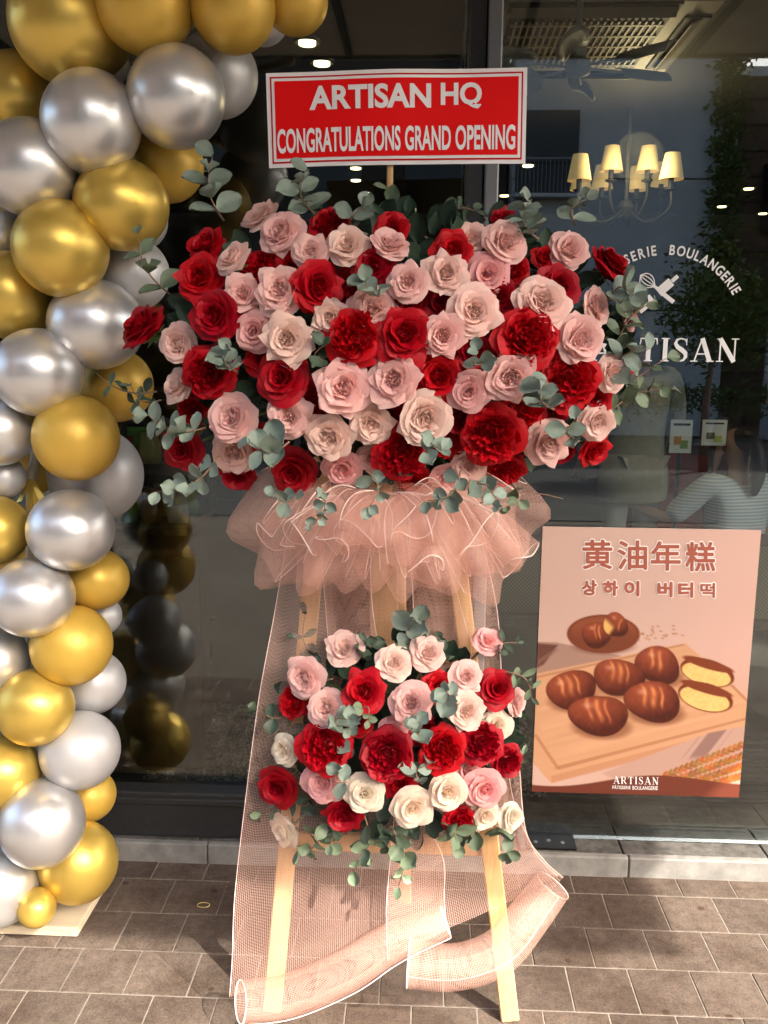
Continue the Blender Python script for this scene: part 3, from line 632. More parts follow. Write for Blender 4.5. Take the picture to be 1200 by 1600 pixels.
COLS = {'P': [(.92, .67, .60), (.92, .63, .58), (.93, .71, .62), (.91, .60, .56)], 'Q': [(.90, .53, .51), (.88, .48, .47)], 'R': [(.44, .004, .012), (.36, .003, .013), (.50, .006, .012)], 'S': [(.31, .003, .010), (.38, .003, .011)],
        'C': [(.88, .79, .66), (.88, .74, .61)]}
def rose(kind, pos, R, n, label, group, colk=None, stem_to=None, cat='rose', idx=0):
    n = Vector(n).normalized(); q = n.to_track_quat('Z', 'Y'); root = thing('rose', label, cat, tuple(pos), group)
    root.rotation_euler = q.to_euler(); root.scale = (R, R, R)
    pet, hm = VAR[kind][idx % len(VAR[kind])]
    c = fr.choice(COLS[kind]) if colk is None else colk; j = fr.uniform(.93, 1.05); c = tuple(min(.95, x*j) for x in c)+(1,)
    spin = fr.uniform(0, 6.28)
    for me, a in pet:
        o = bpy.data.objects.new('petal', me); COL.objects.link(o); o.parent = root
        o.rotation_euler = (fr.uniform(-.06, .06), fr.uniform(-.10, .10), a+spin); s = fr.uniform(.95, 1.05); o.scale = (s, s, s); o.color = c
    o = bpy.data.objects.new('flower_heart', hm); COL.objects.link(o); o.parent = root; o.rotation_euler = (0, 0, spin); o.color = c
    if stem_to is not None:
        o = bpy.data.objects.new('calyx', sepal_me); COL.objects.link(o); o.parent = root
        b = MB(); base = Vector(pos) - n*R*.7; b.tube(catmull([base, base.lerp(Vector(stem_to), .4) - n*.02, Vector(stem_to)], 5), .0032, 6)
        so_ = b.build('stem', leaf_green, None, True); so_.parent = root; bpy.context.view_layer.update(); so_.matrix_parent_inverse = root.matrix_world.inverted()
    return root
# x, y, diameter (photo px), kind, layer (0 front, 1 tucked behind), optional facing
TOP = [(405,335,62,'P',.5,(-.5,-.6,.6)),(438,362,78,'P',0,(-.25,-1,.25)),(485,392,62,'P',0),(543,383,72,'P',0),(611,380,68,'P',0,(.2,-.8,.9)),(737,372,56,'P',.5),(790,378,76,'P',0),(890,390,70,'P',0,(.4,-1,.5)),
 (515,352,62,'R',.6),(612,358,60,'R',.9),(708,390,72,'R',.2),(788,341,48,'R',1),(320,382,72,'R',.5),(362,402,62,'P',0,(-.5,-.8,.7)),(312,432,86,'R',.3),(335,493,90,'R',0),(380,458,66,'P',.2),(437,453,84,'P',0,(-.1,-1,.1)),(497,447,92,'R',.3,(.5,-1,.0)),
 (516,497,66,'P',.3),(582,418,78,'R',.4),(638,440,66,'P',0),(697,426,76,'P',.1),(762,427,70,'Q',.6),(872,447,78,'R',.4),(853,402,46,'R',.9),(848,472,90,'P',0),(933,478,64,'P',.2,(.9,-.8,.1)),(956,411,80,'S',0,(.55,-.45,.7)),(220,508,84,'S',0,(-.7,-.5,.5)),
 (278,538,70,'P',.2),(397,517,72,'Q',.5),(448,530,88,'P',0),(583,482,78,'P',.4),(553,525,94,'R',.1),(632,522,100,'R',.1),(692,525,78,'P',.1),(741,487,86,'P',.1),(780,462,64,'R',.9),(824,528,98,'R',0),(907,530,84,'P',0,(.3,-1,.1)),
 (325,582,84,'R',.3),(275,600,60,'P',.2,(-.5,-.8,.4)),(440,590,92,'S',.2),(405,418,60,'R',1),(536,607,94,'P',0,(-.05,-1,-.05)),(616,593,90,'P',0,(-.1,-1,.05)),(685,587,88,'R',.5),(738,548,76,'R',.9),(733,612,66,'Q',.2),(798,590,86,'P',0),
 (890,595,94,'R',.2),(957,583,62,'P',.1,(.6,-1,0)),(930,622,60,'R',.8),(452,650,74,'P',0),(362,652,84,'P',0,(-.2,-1,.1)),(365,707,76,'P',.3,(-.2,-1,-.3)),(514,682,84,'P',0),(580,663,72,'P',.2),(664,653,90,'P',0),(495,625,70,'R',1),
 (630,708,92,'R',.1),(728,655,66,'R',1),(768,682,100,'R',0),(823,640,70,'R',.7),(858,692,82,'P',0),(934,660,66,'P',0,(.5,-1,-.1)),(285,703,68,'S',.2,(-.3,-1,-.2)),(457,738,82,'S',0),(535,733,66,'Q',.2),(580,717,48,'P',.7),(370,745,62,'R',.5,(0,-.8,-.7)),
 (698,748,54,'Q',.4,(0,-.8,-.6)),(733,728,58,'P',.3,(0,-.9,-.5)),(792,735,64,'R',.4,(0,-.9,-.5)),(930,705,60,'R',.5,(.5,-.8,-.4)),(880,708,40,'R',.9),(700,690,60,'R',1),(645,752,60,'R',.8,(0,-.8,-.6)),(985,497,40,'Q',.8,(.8,-.7,0)),(984,570,40,'R',.8,(.8,-.7,0)),
 (455,420,60,'R',1.1),(545,455,70,'R',1.2),(640,480,60,'R',1.2),(800,420,56,'R',1.2),(560,570,70,'R',1.2),(650,630,60,'R',1.2),(410,560,64,'R',1.2),(850,560,60,'R',1.2),(690,470,60,'R',1.2),(420,690,60,'R',1.1),(610,640,56,'R',1.2),(300,640,50,'R',1.2),(870,640,56,'R',1.2)]
BOT = [(538,1012,62,'P',.3,(-.1,-.8,.8)),(615,1036,62,'P',.1),(668,1020,60,'P',.2,(.1,-.9,.7)),(762,1001,52,'Q',.4,(.2,-.7,.8)),(475,1060,66,'P',0,(-.4,-1,.2)),(568,1080,74,'R',0),(510,1106,66,'P',.1),(458,1098,52,'R',.8),(642,1099,70,'P',0),(685,1075,60,'R',.4),
 (728,1058,56,'P',.1),(776,1076,64,'S',.1),(809,1098,48,'P',.2,(.9,-.6,.1)),(728,1112,66,'P',0),(776,1132,50,'C',.7),(507,1168,84,'R',0),(604,1182,84,'R',0),(690,1172,76,'R',.1),(753,1161,70,'R',.1),(793,1190,52,'R',.4),(444,1172,54,'C',.2,(-.5,-1,.1)),
 (433,1231,70,'S',.1,(-.3,-1,0)),(505,1222,72,'Q',.2),(570,1240,66,'C',0),(645,1262,72,'C',0),(699,1237,66,'C',0),(757,1234,66,'Q',.1,(.3,-1,0)),(757,1275,50,'C',.5),(536,1275,64,'R',.2,(-.1,-1,-.2)),(720,1283,50,'R',.5),(442,1299,58,'C',.1,(-.6,-.8,-.15)),
 (800,1277,50,'C',.2,(.7,-.7,.1)),(625,1226,58,'R',.9),(615,1142,46,'Q',.9),(730,1203,50,'Q',.9),(560,1130,50,'R',1.2),(660,1140,50,'R',1.1)]
CN = {'P': 'pale pink', 'Q': 'deeper pink', 'R': 'ruffled red', 'S': 'velvety red', 'C': 'cream'}
def ellip(px, py, C, a, b, c):
    Y = C.y
    for _ in range(4):
        p = at(px, py, Y); ex, ez = (p.x-C.x)/a, (p.z-C.z)/c; e = min(.96, math.hypot(ex, ez)); s = math.sqrt(1-e*e); Y = C.y - b*s
    return at(px, py, Y), Vector((ex/a, -s/b, ez/c)).normalized()
def arrangement(data, C, a, b, c, bands, where, group, back):
    data = [d if len(d) > 5 else d+(None,) for d in data]
    bl = {}
    for i, d in enumerate(data):
        k = next(n for n, y in enumerate(bands) if d[1] < y[0]); bl.setdefault((d[3], k), []).append((d[0], i))
    lab = {}
    for (kd, k), L in bl.items():
        for n, (x, i) in enumerate(sorted(L)):
            num = 'only' if len(L) == 1 else ('leftmost' if n == 0 else 'rightmost' if n == len(L)-1 else ORD[n+1])
            tail = '' if len(L) == 1 or n in (0, len(L)-1) else ' from left'
            lab[i] = '%s rose, %s%s %s, %s' % (CN[kd], ('only ' if num == 'only' else num+' ')+CN[kd]+' one', tail, bands[k][1], where)
    for i, (x, y, dm, kd, lay, face) in enumerate(data):
        p, n = ellip(x, y, C, a, b, c); R = dm/2*mpp(p)*1.12
        p = p + (p - Vector((0, 0, H))).normalized()*(lay*.055); R *= 1 + lay*.03
        nn = n*.55 + (Vector((0, -.2, H)) - p).normalized()*.45 if face is None else Vector(face)
        nn = nn.normalized() + Vector((fr.uniform(-.16, .16), 0, fr.uniform(-.12, .16)))
        out = kd in 'SC' and face is not None
        rose(kd, p, R, nn, lab[i], group, stem_to=back + (p-back)*.25 if (out or face is not None) else None, idx=fr.randrange(20))
CT = at(620, 548, 1.86); CB = at(615, 1150, 1.86)
bandsT = [(412, 'in the top row'), (500, 'in the second row'), (578, 'in the third row'), (635, 'in the fourth row'), (702, 'in the fifth row'), (2000, 'along the bottom')]
bandsB = [(1045, 'along the top'), (1120, 'in the upper row'), (1200, 'in the middle row'), (2000, 'in the bottom row')]
arrangement(TOP, CT, .50, .25, .30, bandsT, 'upper arrangement', 'roses in the upper arrangement', CT+Vector((0, .05, 0)))
arrangement(BOT, CB, .31, .17, .27, bandsB, 'lower arrangement', 'roses in the lower arrangement', CB+Vector((0, .04, 0)))
# floral foam blocks carrying the stems
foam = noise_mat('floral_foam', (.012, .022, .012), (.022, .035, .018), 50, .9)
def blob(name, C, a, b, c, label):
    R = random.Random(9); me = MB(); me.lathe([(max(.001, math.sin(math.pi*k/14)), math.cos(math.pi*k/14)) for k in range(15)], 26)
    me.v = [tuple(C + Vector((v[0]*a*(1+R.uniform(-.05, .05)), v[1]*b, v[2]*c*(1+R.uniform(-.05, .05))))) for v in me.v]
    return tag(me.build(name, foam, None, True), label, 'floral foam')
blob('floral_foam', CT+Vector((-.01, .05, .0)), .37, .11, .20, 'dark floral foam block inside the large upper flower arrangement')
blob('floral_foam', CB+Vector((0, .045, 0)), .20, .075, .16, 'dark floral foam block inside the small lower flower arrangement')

# ------------------------------------------------------------------ eucalyptus and other greenery
def leaf_material(name):
    m = mat(name, (.1, .15, .12), .5, spec=.35); N, L, b = nodes(m); oi = N.new('ShaderNodeObjectInfo'); tc = N.new('ShaderNodeTexCoord')
    n = N.new('ShaderNodeTexNoise'); n.inputs['Scale'].default_value = 3; n.inputs['Detail'].default_value = 5; L.new(tc.outputs['Object'], n.inputs['Vector'])
    mr = N.new('ShaderNodeMapRange'); mr.inputs[3].default_value = .78; mr.inputs[4].default_value = 1.22; L.new(n.outputs[0], mr.inputs[0])
    mx = N.new('ShaderNodeMix'); mx.data_type = 'RGBA'; mx.blend_type = 'MULTIPLY'; mx.inputs[0].default_value = 1; L.new(oi.outputs['Color'], mx.inputs[6]); L.new(mr.outputs[0], mx.inputs[7]); L.new(mx.outputs[2], b.inputs['Base Color'])
    return m
LEAF = leaf_material('eucalyptus_leaf'); TWIG = mat('twig', (.22, .13, .08), .6)
def leaf_mesh(asp, cup, seed, bend=.1):      # blade from (0,0,0) along +x, length 1
    R = random.Random(seed); nu, nv = 6, 6; vs = []
    for j in range(nv+1):
        for i in range(nu+1):
            v = j/nv; u = i/nu*2-1; w = asp*.5*math.sin(math.pi*min(1, max(0, v*.94+.04)))**.55*(1 if v > .5 else .75+.5*v)
            vs.append((v, u*w, cup*(u*u*.22*asp) - bend*v*v + .02*math.sin(4*u+6*v+seed) - .03*(1-abs(u))))
    fs = [(j*(nu+1)+i, j*(nu+1)+i+1, (j+1)*(nu+1)+i+1, (j+1)*(nu+1)+i) for j in range(nv) for i in range(nu)]
    return MB().add(vs, fs).mesh('leaf', LEAF, True)
ROUND = [leaf_mesh(1.02, .8, 1), leaf_mesh(.92, .5, 2, .2), leaf_mesh(1.1, 1.0, 3, .0), leaf_mesh(.85, .3, 4, .3)]
LONG = [leaf_mesh(.48, .5, 5), leaf_mesh(.42, .3, 6, .25), leaf_mesh(.55, .6, 7)]
lr = random.Random(21)
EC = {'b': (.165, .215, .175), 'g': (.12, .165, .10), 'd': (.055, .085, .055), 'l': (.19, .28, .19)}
def sprig(p, q, n, ls, kind, label, group, colour='b', up=None, flat=.0, bow=.02):
    """stem p->q with n opposite leaf pairs of length ls"""
    p, q = Vector(p), Vector(q); d = (q-p); root = thing('eucalyptus_sprig', label, 'eucalyptus', tuple(p), group)
    side = d.cross(Vector((0, 1, 0))).normalized() if abs(d.normalized().y) < .95 else Vector((1, 0, 0))
    pts = [p + d*t + side*bow*math.sin(t*3.1) for t in [k/6 for k in range(7)]]
    MB().tube(pts, [.0022-.0014*k/6 for k in range(7)], 5).build('stem', TWIG, root, True)
    ax = d.normalized(); a0 = lr.uniform(0, 3)
    for k in range(n):
        t = .16 + .84*k/max(1, n-1); c = p + d*t + side*bow*math.sin(t*3.1); phi = a0 + k*1.45
        for s in (0, 1):
            if k == n-1 and s == 1 and n > 3: continue
            rad = (Matrix.Rotation(phi + math.pi*s, 3, ax) @ side).normalized()
            rad = (rad + Vector((0, -flat, 0))).normalized()
            x = (rad*.85 + ax*(.35 if k < n-1 else .9) + Vector((lr.uniform(-.2, .2), lr.uniform(-.2, .1), lr.uniform(-.2, .2)))).normalized()
            # leaf faces turn towards the light / viewer side
            zt = (Vector((0, -.9, .45)) + ax*.5 + Vector((lr.uniform(-.6, .6), 0, lr.uniform(-.6, .6))))
            y = zt.cross(x).normalized(); z = x.cross(y)
            sz_ = ls*(1.0-.35*t*t)*lr.uniform(.75, 1.15)
            me = lr.choice(ROUND if kind == 'r' else LONG)
            o = bpy.data.objects.new('leaf', me); COL.objects.link(o); o.parent = root
            o.matrix_basis = Matrix.Translation(c - p + x*.002) @ Matrix((x, y, z)).transposed().to_4x4() @ Matrix.Scale(sz_, 4)
            j = lr.uniform(.8, 1.22); o.color = tuple(min(1, v*j) for v in EC[colour])+(1,)
    return root
def spx(x0, y0, x1, y1, n, lpx, kind='r', col='b', Y0=1.72, Y1=1.70, label='', group='', **kw):
    a, b = at(x0, y0, Y0), at(x1, y1, Y1); return sprig(a, b, n, lpx*(.98 if not 765 < y1 < 830 else .80)*mpp(b), kind, label, group, col, **kw)
EU_T = [ # x0,y0,x1,y1,pairs,leaf px,kind,colour,Y0,Y1, label
 (350,345,333,245,5,42,'r','b',1.86,1.82,'upright sprig of narrow blue-green leaves above the red roses at upper left'),(492,335,480,268,5,42,'r','b',1.76,1.72,'big-leaved blue-green sprig reaching the lower left of the red sign'),
 (268,462,216,366,4,36,'r','g',1.84,1.82,'green sprig in front of the silver balloon at the upper left'),(560,372,568,325,3,36,'r','b',1.74,1.72,'short round-leaved sprig behind the top row, left of the sign stick'),
 (668,372,606,296,5,34,'r','g',1.84,1.86,'thin arching sprig crossing the sign stick'),(842,374,828,312,5,40,'r','b',1.72,1.70,'large round-leaved sprig standing up right of the mullion'),
 (900,352,917,312,3,34,'r','b',1.80,1.80,'small sprig standing free at upper right beside the pale roses'),(596,450,574,438,2,42,'r','b',1.62,1.60,'pair of broad blue leaves among the roses left of centre'),
 (372,582,362,542,4,32,'r','b',1.66,1.64,'stack of small blue leaves beside the red roses at left'),(322,668,232,648,6,38,'r','b',1.72,1.70,'row of round blue leaves pointing left above the lowest left red rose'),
 (342,712,246,768,5,42,'r','b',1.72,1.68,'pale leafy sprig drooping at the lower left corner'),(452,690,392,690,4,44,'r','b',1.62,1.60,'wide-leaved sprig between the lower left pink roses'),
 (512,566,506,540,2,34,'r','d',1.64,1.62,'dark pair of leaves left of the central pink rose'),(245,612,150,582,4,28,'l','d',1.84,1.90,'thin dark sprig in front of the gold balloon at left'),
 (252,625,205,602,3,30,'l','d',1.84,1.86,'short dark sprig above the blue leaves at left'),(762,566,748,548,2,30,'r','b',1.60,1.58,'small blue cluster right of the centre between red roses'),
 (866,640,856,594,4,40,'r','b',1.60,1.58,'blue leaf cluster below the red rose at right centre'),(952,468,990,462,3,46,'r','b',1.72,1.70,'broad rounded leaves right of the pale rose at right'),
 (960,560,1022,470,7,34,'r','g',1.76,1.80,'long green sprig reaching towards the whisk emblem'),(955,590,1012,548,4,38,'r','b',1.74,1.72,'blue-green sprig beside the small pink rose at the right edge'),
 (940,655,1052,608,6,32,'r','g',1.78,1.82,'long thin sprig stretching right in front of the grey hoodie reflection'),(930,680,1042,560,6,32,'r','g',1.8,1.86,'long sprig rising right behind the lower right roses'),
 (905,690,900,655,3,34,'r','b',1.66,1.64,'short blue cluster at lower right between two pale roses'),(500,758,482,822,5,26,'r','b',1.66,1.66,'small-leaved sprig hanging over the bow at left'),
 (572,735,576,792,3,34,'r','b',1.66,1.64,'short drooping sprig over the middle of the bow'),(668,716,692,704,3,32,'r','b',1.60,1.58,'small cluster right of the bottom red rose'),
 (720,735,668,782,5,36,'r','b',1.66,1.64,'pale sprig drooping over the bow right of centre'),(735,755,770,792,4,34,'r','b',1.68,1.66,'grey-green sprig drooping at the right end of the bow'),
 (800,755,790,792,3,30,'r','g',1.7,1.7,'small green sprig hanging below the red rose at bottom right'),(470,765,430,770,3,30,'r','b',1.7,1.68,'small sprig beside the bottom red rose at left'),
 (700,352,742,330,3,30,'r','d',1.86,1.86,'dark sprig behind the roses at the mullion'),(930,440,905,420,2,40,'r','d',1.84,1.82,'dark leaves under the standing red rose at right'),
 (650,690,610,740,3,32,'r','d',1.7,1.7,'dark sprig tucked under the bottom red roses'),(452,352,500,310,3,36,'r','d',1.86,1.84,'dark sprig behind the upper left pink roses'),(740,790,880,780,1,10,'l','d',1.84,1.84,'bare green stalk poking out at the lower right of the arrangement')]
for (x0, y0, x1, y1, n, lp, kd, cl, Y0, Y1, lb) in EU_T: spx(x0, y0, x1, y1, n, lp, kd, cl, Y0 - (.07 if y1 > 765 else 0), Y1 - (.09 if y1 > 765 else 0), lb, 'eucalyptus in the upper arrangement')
EU_B = [(500,1040,478,960,3,30,'l','d',1.82,1.80,'thin dark sprig in front of the left easel leg'),(650,1010,655,968,3,40,'r','b',1.80,1.76,'round blue sprig standing up above the lower arrangement'),(530,1140,545,1125,2,44,'r','b',1.66,1.64,'pair of wide blue leaves in the lower arrangement, left of centre'),
 (660,1150,655,1130,2,40,'r','b',1.64,1.62,'blue leaf cluster between the two large red roses below'),(715,1085,698,1080,3,32,'r','b',1.64,1.62,'small blue cluster beside the pale rose at right in the lower arrangement'),(465,1110,402,1108,3,32,'r','d',1.78,1.76,'dark sprig sticking out left of the lower arrangement'),
 (790,1050,830,1090,5,26,'l','g',1.76,1.76,'small-leaved sprig at the right edge of the lower arrangement'),(780,1030,808,1005,3,26,'l','d',1.8,1.8,'thin dark sprig at the upper right of the lower arrangement'),(570,1275,552,1360,5,30,'r','g',1.70,1.70,'green sprig hanging below the cream roses at left'),
 (610,1290,622,1385,6,28,'r','g',1.70,1.70,'longest hanging sprig below the lower arrangement'),(500,1290,468,1330,4,28,'r','g',1.74,1.72,'sprig drooping beside the cream rose at lower left'),(500,1285,515,1320,3,30,'r','g',1.72,1.70,'short drooping sprig under the lower left red rose'),
 (690,1285,705,1325,4,32,'r','g',1.72,1.7,'leafy sprig hanging below the right cream rose'),(770,1290,792,1330,3,30,'r','g',1.78,1.78,'sprig hanging in front of the right easel leg'),(540,1190,548,1150,3,32,'r','b',1.70,1.68,'sprig between the two big red roses at left below'),
 (545,1222,530,1205,2,30,'r','b',1.64,1.62,'two leaves over the deep pink rose below'),(660,1225,670,1195,3,30,'r','b',1.66,1.66,'small cluster above the right cream rose'),(520,1060,500,1045,3,30,'r','d',1.76,1.76,'dark leaves at upper left behind the lower arrangement'),(700,1035,690,1000,3,32,'r','d',1.80,1.80,'dark leaves behind the pale roses at the top right below'),
 (560,1035,580,1010,3,32,'r','d',1.78,1.78,'dark leaves between the two top pink roses below'),(480,1240,462,1255,2,32,'r','d',1.76,1.76,'dark leaves beside the lower left dark red rose'),(745,1290,720,1300,3,30,'r','g',1.74,1.72,'small green sprig under the bottom right roses'),
 (590,1290,600,1320,3,30,'r','d',1.74,1.72,'dark sprig under the middle cream rose'),(430,1255,408,1268,2,26,'r','g',1.78,1.78,'two little leaves at the lower left tip of the lower arrangement'),(560,1110,575,1125,2,26,'r','g',1.68,1.66,'small green leaves under the upper red rose below'),(810,1210,818,1180,3,24,'l','g',1.8,1.8,'small sprig at right below beside the bread poster')]
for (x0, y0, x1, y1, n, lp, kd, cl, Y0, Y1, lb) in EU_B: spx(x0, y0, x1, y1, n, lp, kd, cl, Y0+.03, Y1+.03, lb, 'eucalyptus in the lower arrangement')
# dark filler foliage tucked between the roses (too dense to count)
def filler(name, C, a, b, c, n, label):
    mb = MB(); R = random.Random(17)
    base = leaf_mesh(.7, .4, 9); bv = [v.co.copy() for v in base.vertices]; bf = [tuple(p.vertices) for p in base.polygons]
    for _ in range(n):
        th = R.uniform(0, 6.283); e = math.sqrt(R.random())*.97; ex, ez = e*math.cos(th), e*math.sin(th); s = math.sqrt(max(.03, 1-e*e))
        p = C + Vector((ex*a, -s*b*R.uniform(.4, .95), ez*c)); x = Vector((ex+R.uniform(-.6, .6), -.5, ez+R.uniform(-.6, .6))).normalized(); zt = Vector((R.uniform(-.6, .6), -1, R.uniform(-.2, .8))); y = zt.cross(x).normalized(); z = x.cross(y); sz_ = R.uniform(.035, .06)
        mb.add([p + (x*v.x + y*v.y + z*v.z)*sz_ for v in bv], bf)
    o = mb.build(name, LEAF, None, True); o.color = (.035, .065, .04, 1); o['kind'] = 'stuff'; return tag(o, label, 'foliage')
filler('filler_foliage', CT+Vector((0, .03, 0)), .46, .19, .27, 420, 'dark green filler leaves packed between the upper roses')
filler('filler_foliage', CB+Vector((0, .03, 0)), .26, .12, .23, 200, 'dark green filler leaves packed between the lower roses')
# ------------------------------------------------------------------ peach mesh bow and streamers
def net_material(ca=.20, cb=.16):
    m = bpy.data.materials.new('deco_mesh'); m.use_nodes = True; nt = m.node_tree; N, L = nt.nodes, nt.links; b = N['Principled BSDF']
    b.inputs['Base Color'].default_value = (.82, .52, .43, 1); b.inputs['Roughness'].default_value = .45; b.inputs['Specular IOR Level'].default_value = .6
    uv = N.new('ShaderNodeUVMap'); uv.uv_map = 'UVMap'; sx_ = N.new('ShaderNodeSeparateXYZ'); L.new(uv.outputs[0], sx_.inputs[0])
    def thread(out, pitch, w):
        d = N.new('ShaderNodeMath'); d.operation = 'DIVIDE'; L.new(out, d.inputs[0]); d.inputs[1].default_value = pitch
        f = N.new('ShaderNodeMath'); f.operation = 'FRACT'; L.new(d.outputs[0], f.inputs[0]); c = N.new('ShaderNodeMath'); c.operation = 'LESS_THAN'; L.new(f.outputs[0], c.inputs[0]); c.inputs[1].default_value = w; return c.outputs[0]
    a, c = thread(sx_.outputs[0], .0031, ca), thread(sx_.outputs[1], .0034, cb)
    mx = N.new('ShaderNodeMath'); mx.operation = 'MAXIMUM'; L.new(a, mx.inputs[0]); L.new(c, mx.inputs[1])
    tl = N.new('ShaderNodeBsdfTranslucent'); tl.inputs[0].default_value = (.84, .54, .45, 1); ms = N.new('ShaderNodeMixShader'); ms.inputs[0].default_value = .4; L.new(b.outputs[0], ms.inputs[1]); L.new(tl.outputs[0], ms.inputs[2])
    tr = N.new('ShaderNodeBsdfTransparent'); m2 = N.new('ShaderNodeMixShader'); L.new(mx.outputs[0], m2.inputs[0]); L.new(tr.outputs[0], m2.inputs[1]); L.new(ms.outputs[0], m2.inputs[2]); L.new(m2.outputs[0], N['Material Output'].inputs[0])
    return m
NET = net_material(.165, .13); NET2 = net_material(.145, .115); CORD = mat('edge_cord', (.90, .72, .65), .45)
bow = thing('mesh_bow', 'peach net ribbon bow with long streamers tied on the easel between both arrangements', 'ribbon bow', tuple(at(610, 780, 1.78)))
def net_sheet(name, P, nu, nv, cords=True, cr=.0009, m=None):
    """P(u,v): u along, v across; UV in metres so the weave keeps its pitch"""
    pts = [[P(i/nu, j/nv) for i in range(nu+1)] for j in range(nv+1)]; mid = pts[nv//2]
    U = [0.0]
    for i in range(nu): U.append(U[-1] + (mid[i+1]-mid[i]).length)
    wid = max((pts[nv][nu//2]-pts[0][nu//2]).length, sum((pts[j+1][nu//2]-pts[j][nu//2]).length for j in range(nv)))
    b = MB(); b.add([pts[j][i] for j in range(nv+1) for i in range(nu+1)], [(j*(nu+1)+i, j*(nu+1)+i+1, (j+1)*(nu+1)+i+1, (j+1)*(nu+1)+i) for j in range(nv) for i in range(nu)])
    o = b.build(name, m or NET, bow, True, [(U[i], wid*j/nv) for j in range(nv+1) for i in range(nu+1)])
    if cords:
        for row in (pts[0], pts[nv]): MB().tube(row, cr, 5).build('edge_cord', CORD, o, True)
    return o, pts
br = random.Random(4)
# (attach px) -> (outer end px), mouth width px, tube radius px, Y
LOOPS = [((512,764),(380,806),150,44,1.82),((520,768),(424,872),120,46,1.78),((550,770),(474,872),116,50,1.74),((565,768),(512,884),100,44,1.71),((570,768),(540,820),120,52,1.67),((595,770),(584,874),104,46,1.71),((602,768),(606,820),130,54,1.65),
         ((622,770),(646,896),84,36,1.70),((632,768),(664,830),120,54,1.66),((645,770),(706,872),116,50,1.71),((662,768),(742,868),120,50,1.74),((680,766),(790,884),108,46,1.77),((692,764),(806,824),136,48,1.80),((706,762),(842,798),140,44,1.84)]
for (ax_, ay), (ex, ey), wpx, rpx, Y in LOOPS:
    A, E_ = at(ax_, ay, Y+.02), at(ex, ey+8, Y); m_ = mpp(E_); w = wpx*m_; rr = rpx*m_*.9; d = E_-A; Ln = d.length*1.06; d.normalize(); side = d.cross(Vector((0, -1, .15))).normalized()
    tw = br.uniform(-.6, .6); ph = br.uniform(0, 6)
    def P(u, v, A=A, d=d, Ln=Ln, side=side, w=w, rr=rr, tw=tw, ph=ph):
        th = math.pi*2*u; q = 2*v-1; along_ = (.5-.5*math.cos(th)); off = math.sin(th)
        g_ = .30 + .70*math.sin(math.pi*u)**.55
        s = q*.5*w*g_*(1+.12*math.sin(ph+3*u))
        n_ = Vector((0, -1, 0))
        c = A + d*(Ln*along_*(1 - .30*q*q + .10*math.sin(ph + 4*q))) + n_*(rr*off*(1+.6*along_)*(1-.2*q*q)) + side*s
        return c + n_*(.014*math.sin(5*q+ph)*along_) + d*(.35*tw*s) + Vector((0, 0, -.03*along_*along_))
    net_sheet('loop', P, 40, 10, m=NET2)
# open trumpet-shaped rolls between the loops
for (ax_, ay), (ex, ey), r0, r1, Y in (((585,778),(560,838),10,34,1.66),((625,778),(650,812),10,36,1.63),((530,780),(470,842),10,30,1.70),((690,776),(748,838),10,34,1.70),((560,790),(520,850),8,26,1.66),((660,785),(668,880),8,24,1.66),((735,772),(812,872),12,30,1.76),((470,780),(430,842),12,30,1.76)):
    A, E_ = at(ax_, ay, Y+.05), at(ex, ey, Y); t_ = (E_-A).normalized(); a_ = t_.cross(Vector((0, 1, 0))).normalized(); b_ = t_.cross(a_); m_ = mpp(E_); ph = br.uniform(0, 6)
    def P(u, v, A=A, E_=E_, a_=a_, b_=b_, r0=r0, r1=r1, m_=m_, ph=ph):
        ang = ph + v*6.283*.93; r = (r0+(r1*1.15-r0)*u**.7)*m_*(1+.10*math.sin(3*ang+ph)*u)
        return A.lerp(E_, u) + (a_*math.cos(ang) + b_*math.sin(ang)*.8)*r + Vector((0, -.012*u, .012*math.sin(2*ang+ph)*u))
    o, pts = net_sheet('roll', P, 12, 20, True, m=NET2)
    MB().tube([pts[j][12] for j in range(21)], .0012, 5).build('edge_cord', CORD, o, True)
# gathered band under the roses that the loops spring from
def Pband(u, v):
    x = 470 + 270*u; p = at(x, 772, 1.77); a = v*6.283
    return p + Vector((0, .028*math.cos(a)*(1+.2*math.sin(19*u)), .026*math.sin(a)*(1+.25*math.sin(23*u+1))))
net_sheet('gathered_band', Pband, 40, 10, False, m=NET2)
# streamers hanging over the easel legs
def lin_edges(eA, eB, n=8): return catmull([at(*p) for p in eA], n), catmull([at(*p) for p in eB], n)
def streamer(name, eA, eB, fold, nv=14, seed=0):
    A, B = lin_edges(eA, eB); nu = len(A)-1; R = random.Random(seed); ph = [R.uniform(0, 6) for _ in range(3)]
    def P(u, v):
        i = round(u*nu); p = A[i].lerp(B[i], v); k = fold*(1-.75*u)
        return p + Vector((0, k*math.sin(v*11+ph[0]) + .4*k*math.sin(v*23+ph[1]+2*u), 0))
    return net_sheet(name, P, nu, nv)
streamer('streamer', [(448,840,1.84),(428,960,1.84),(404,1090,1.82),(384,1240,1.80),(366,1400,1.79),(362,1500,1.785),(358,1560,1.775)],
         [(578,840,1.84),(584,960,1.85),(610,1090,1.88),(640,1240,1.86),(690,1330,1.85),(694,1400,1.84),(696,1446,1.83)], .020, seed=1)
streamer('streamer', [(640,840,1.83),(646,960,1.84),(640,1090,1.88),(620,1240,1.86),(610,1340,1.82),(604,1420,1.80),(606,1500,1.79)],
         [(752,840,1.84),(778,960,1.85),(786,1090,1.88),(800,1240,1.90),(832,1325,1.90),(852,1352,1.90),(872,1370,1.89)], .018, seed=5)
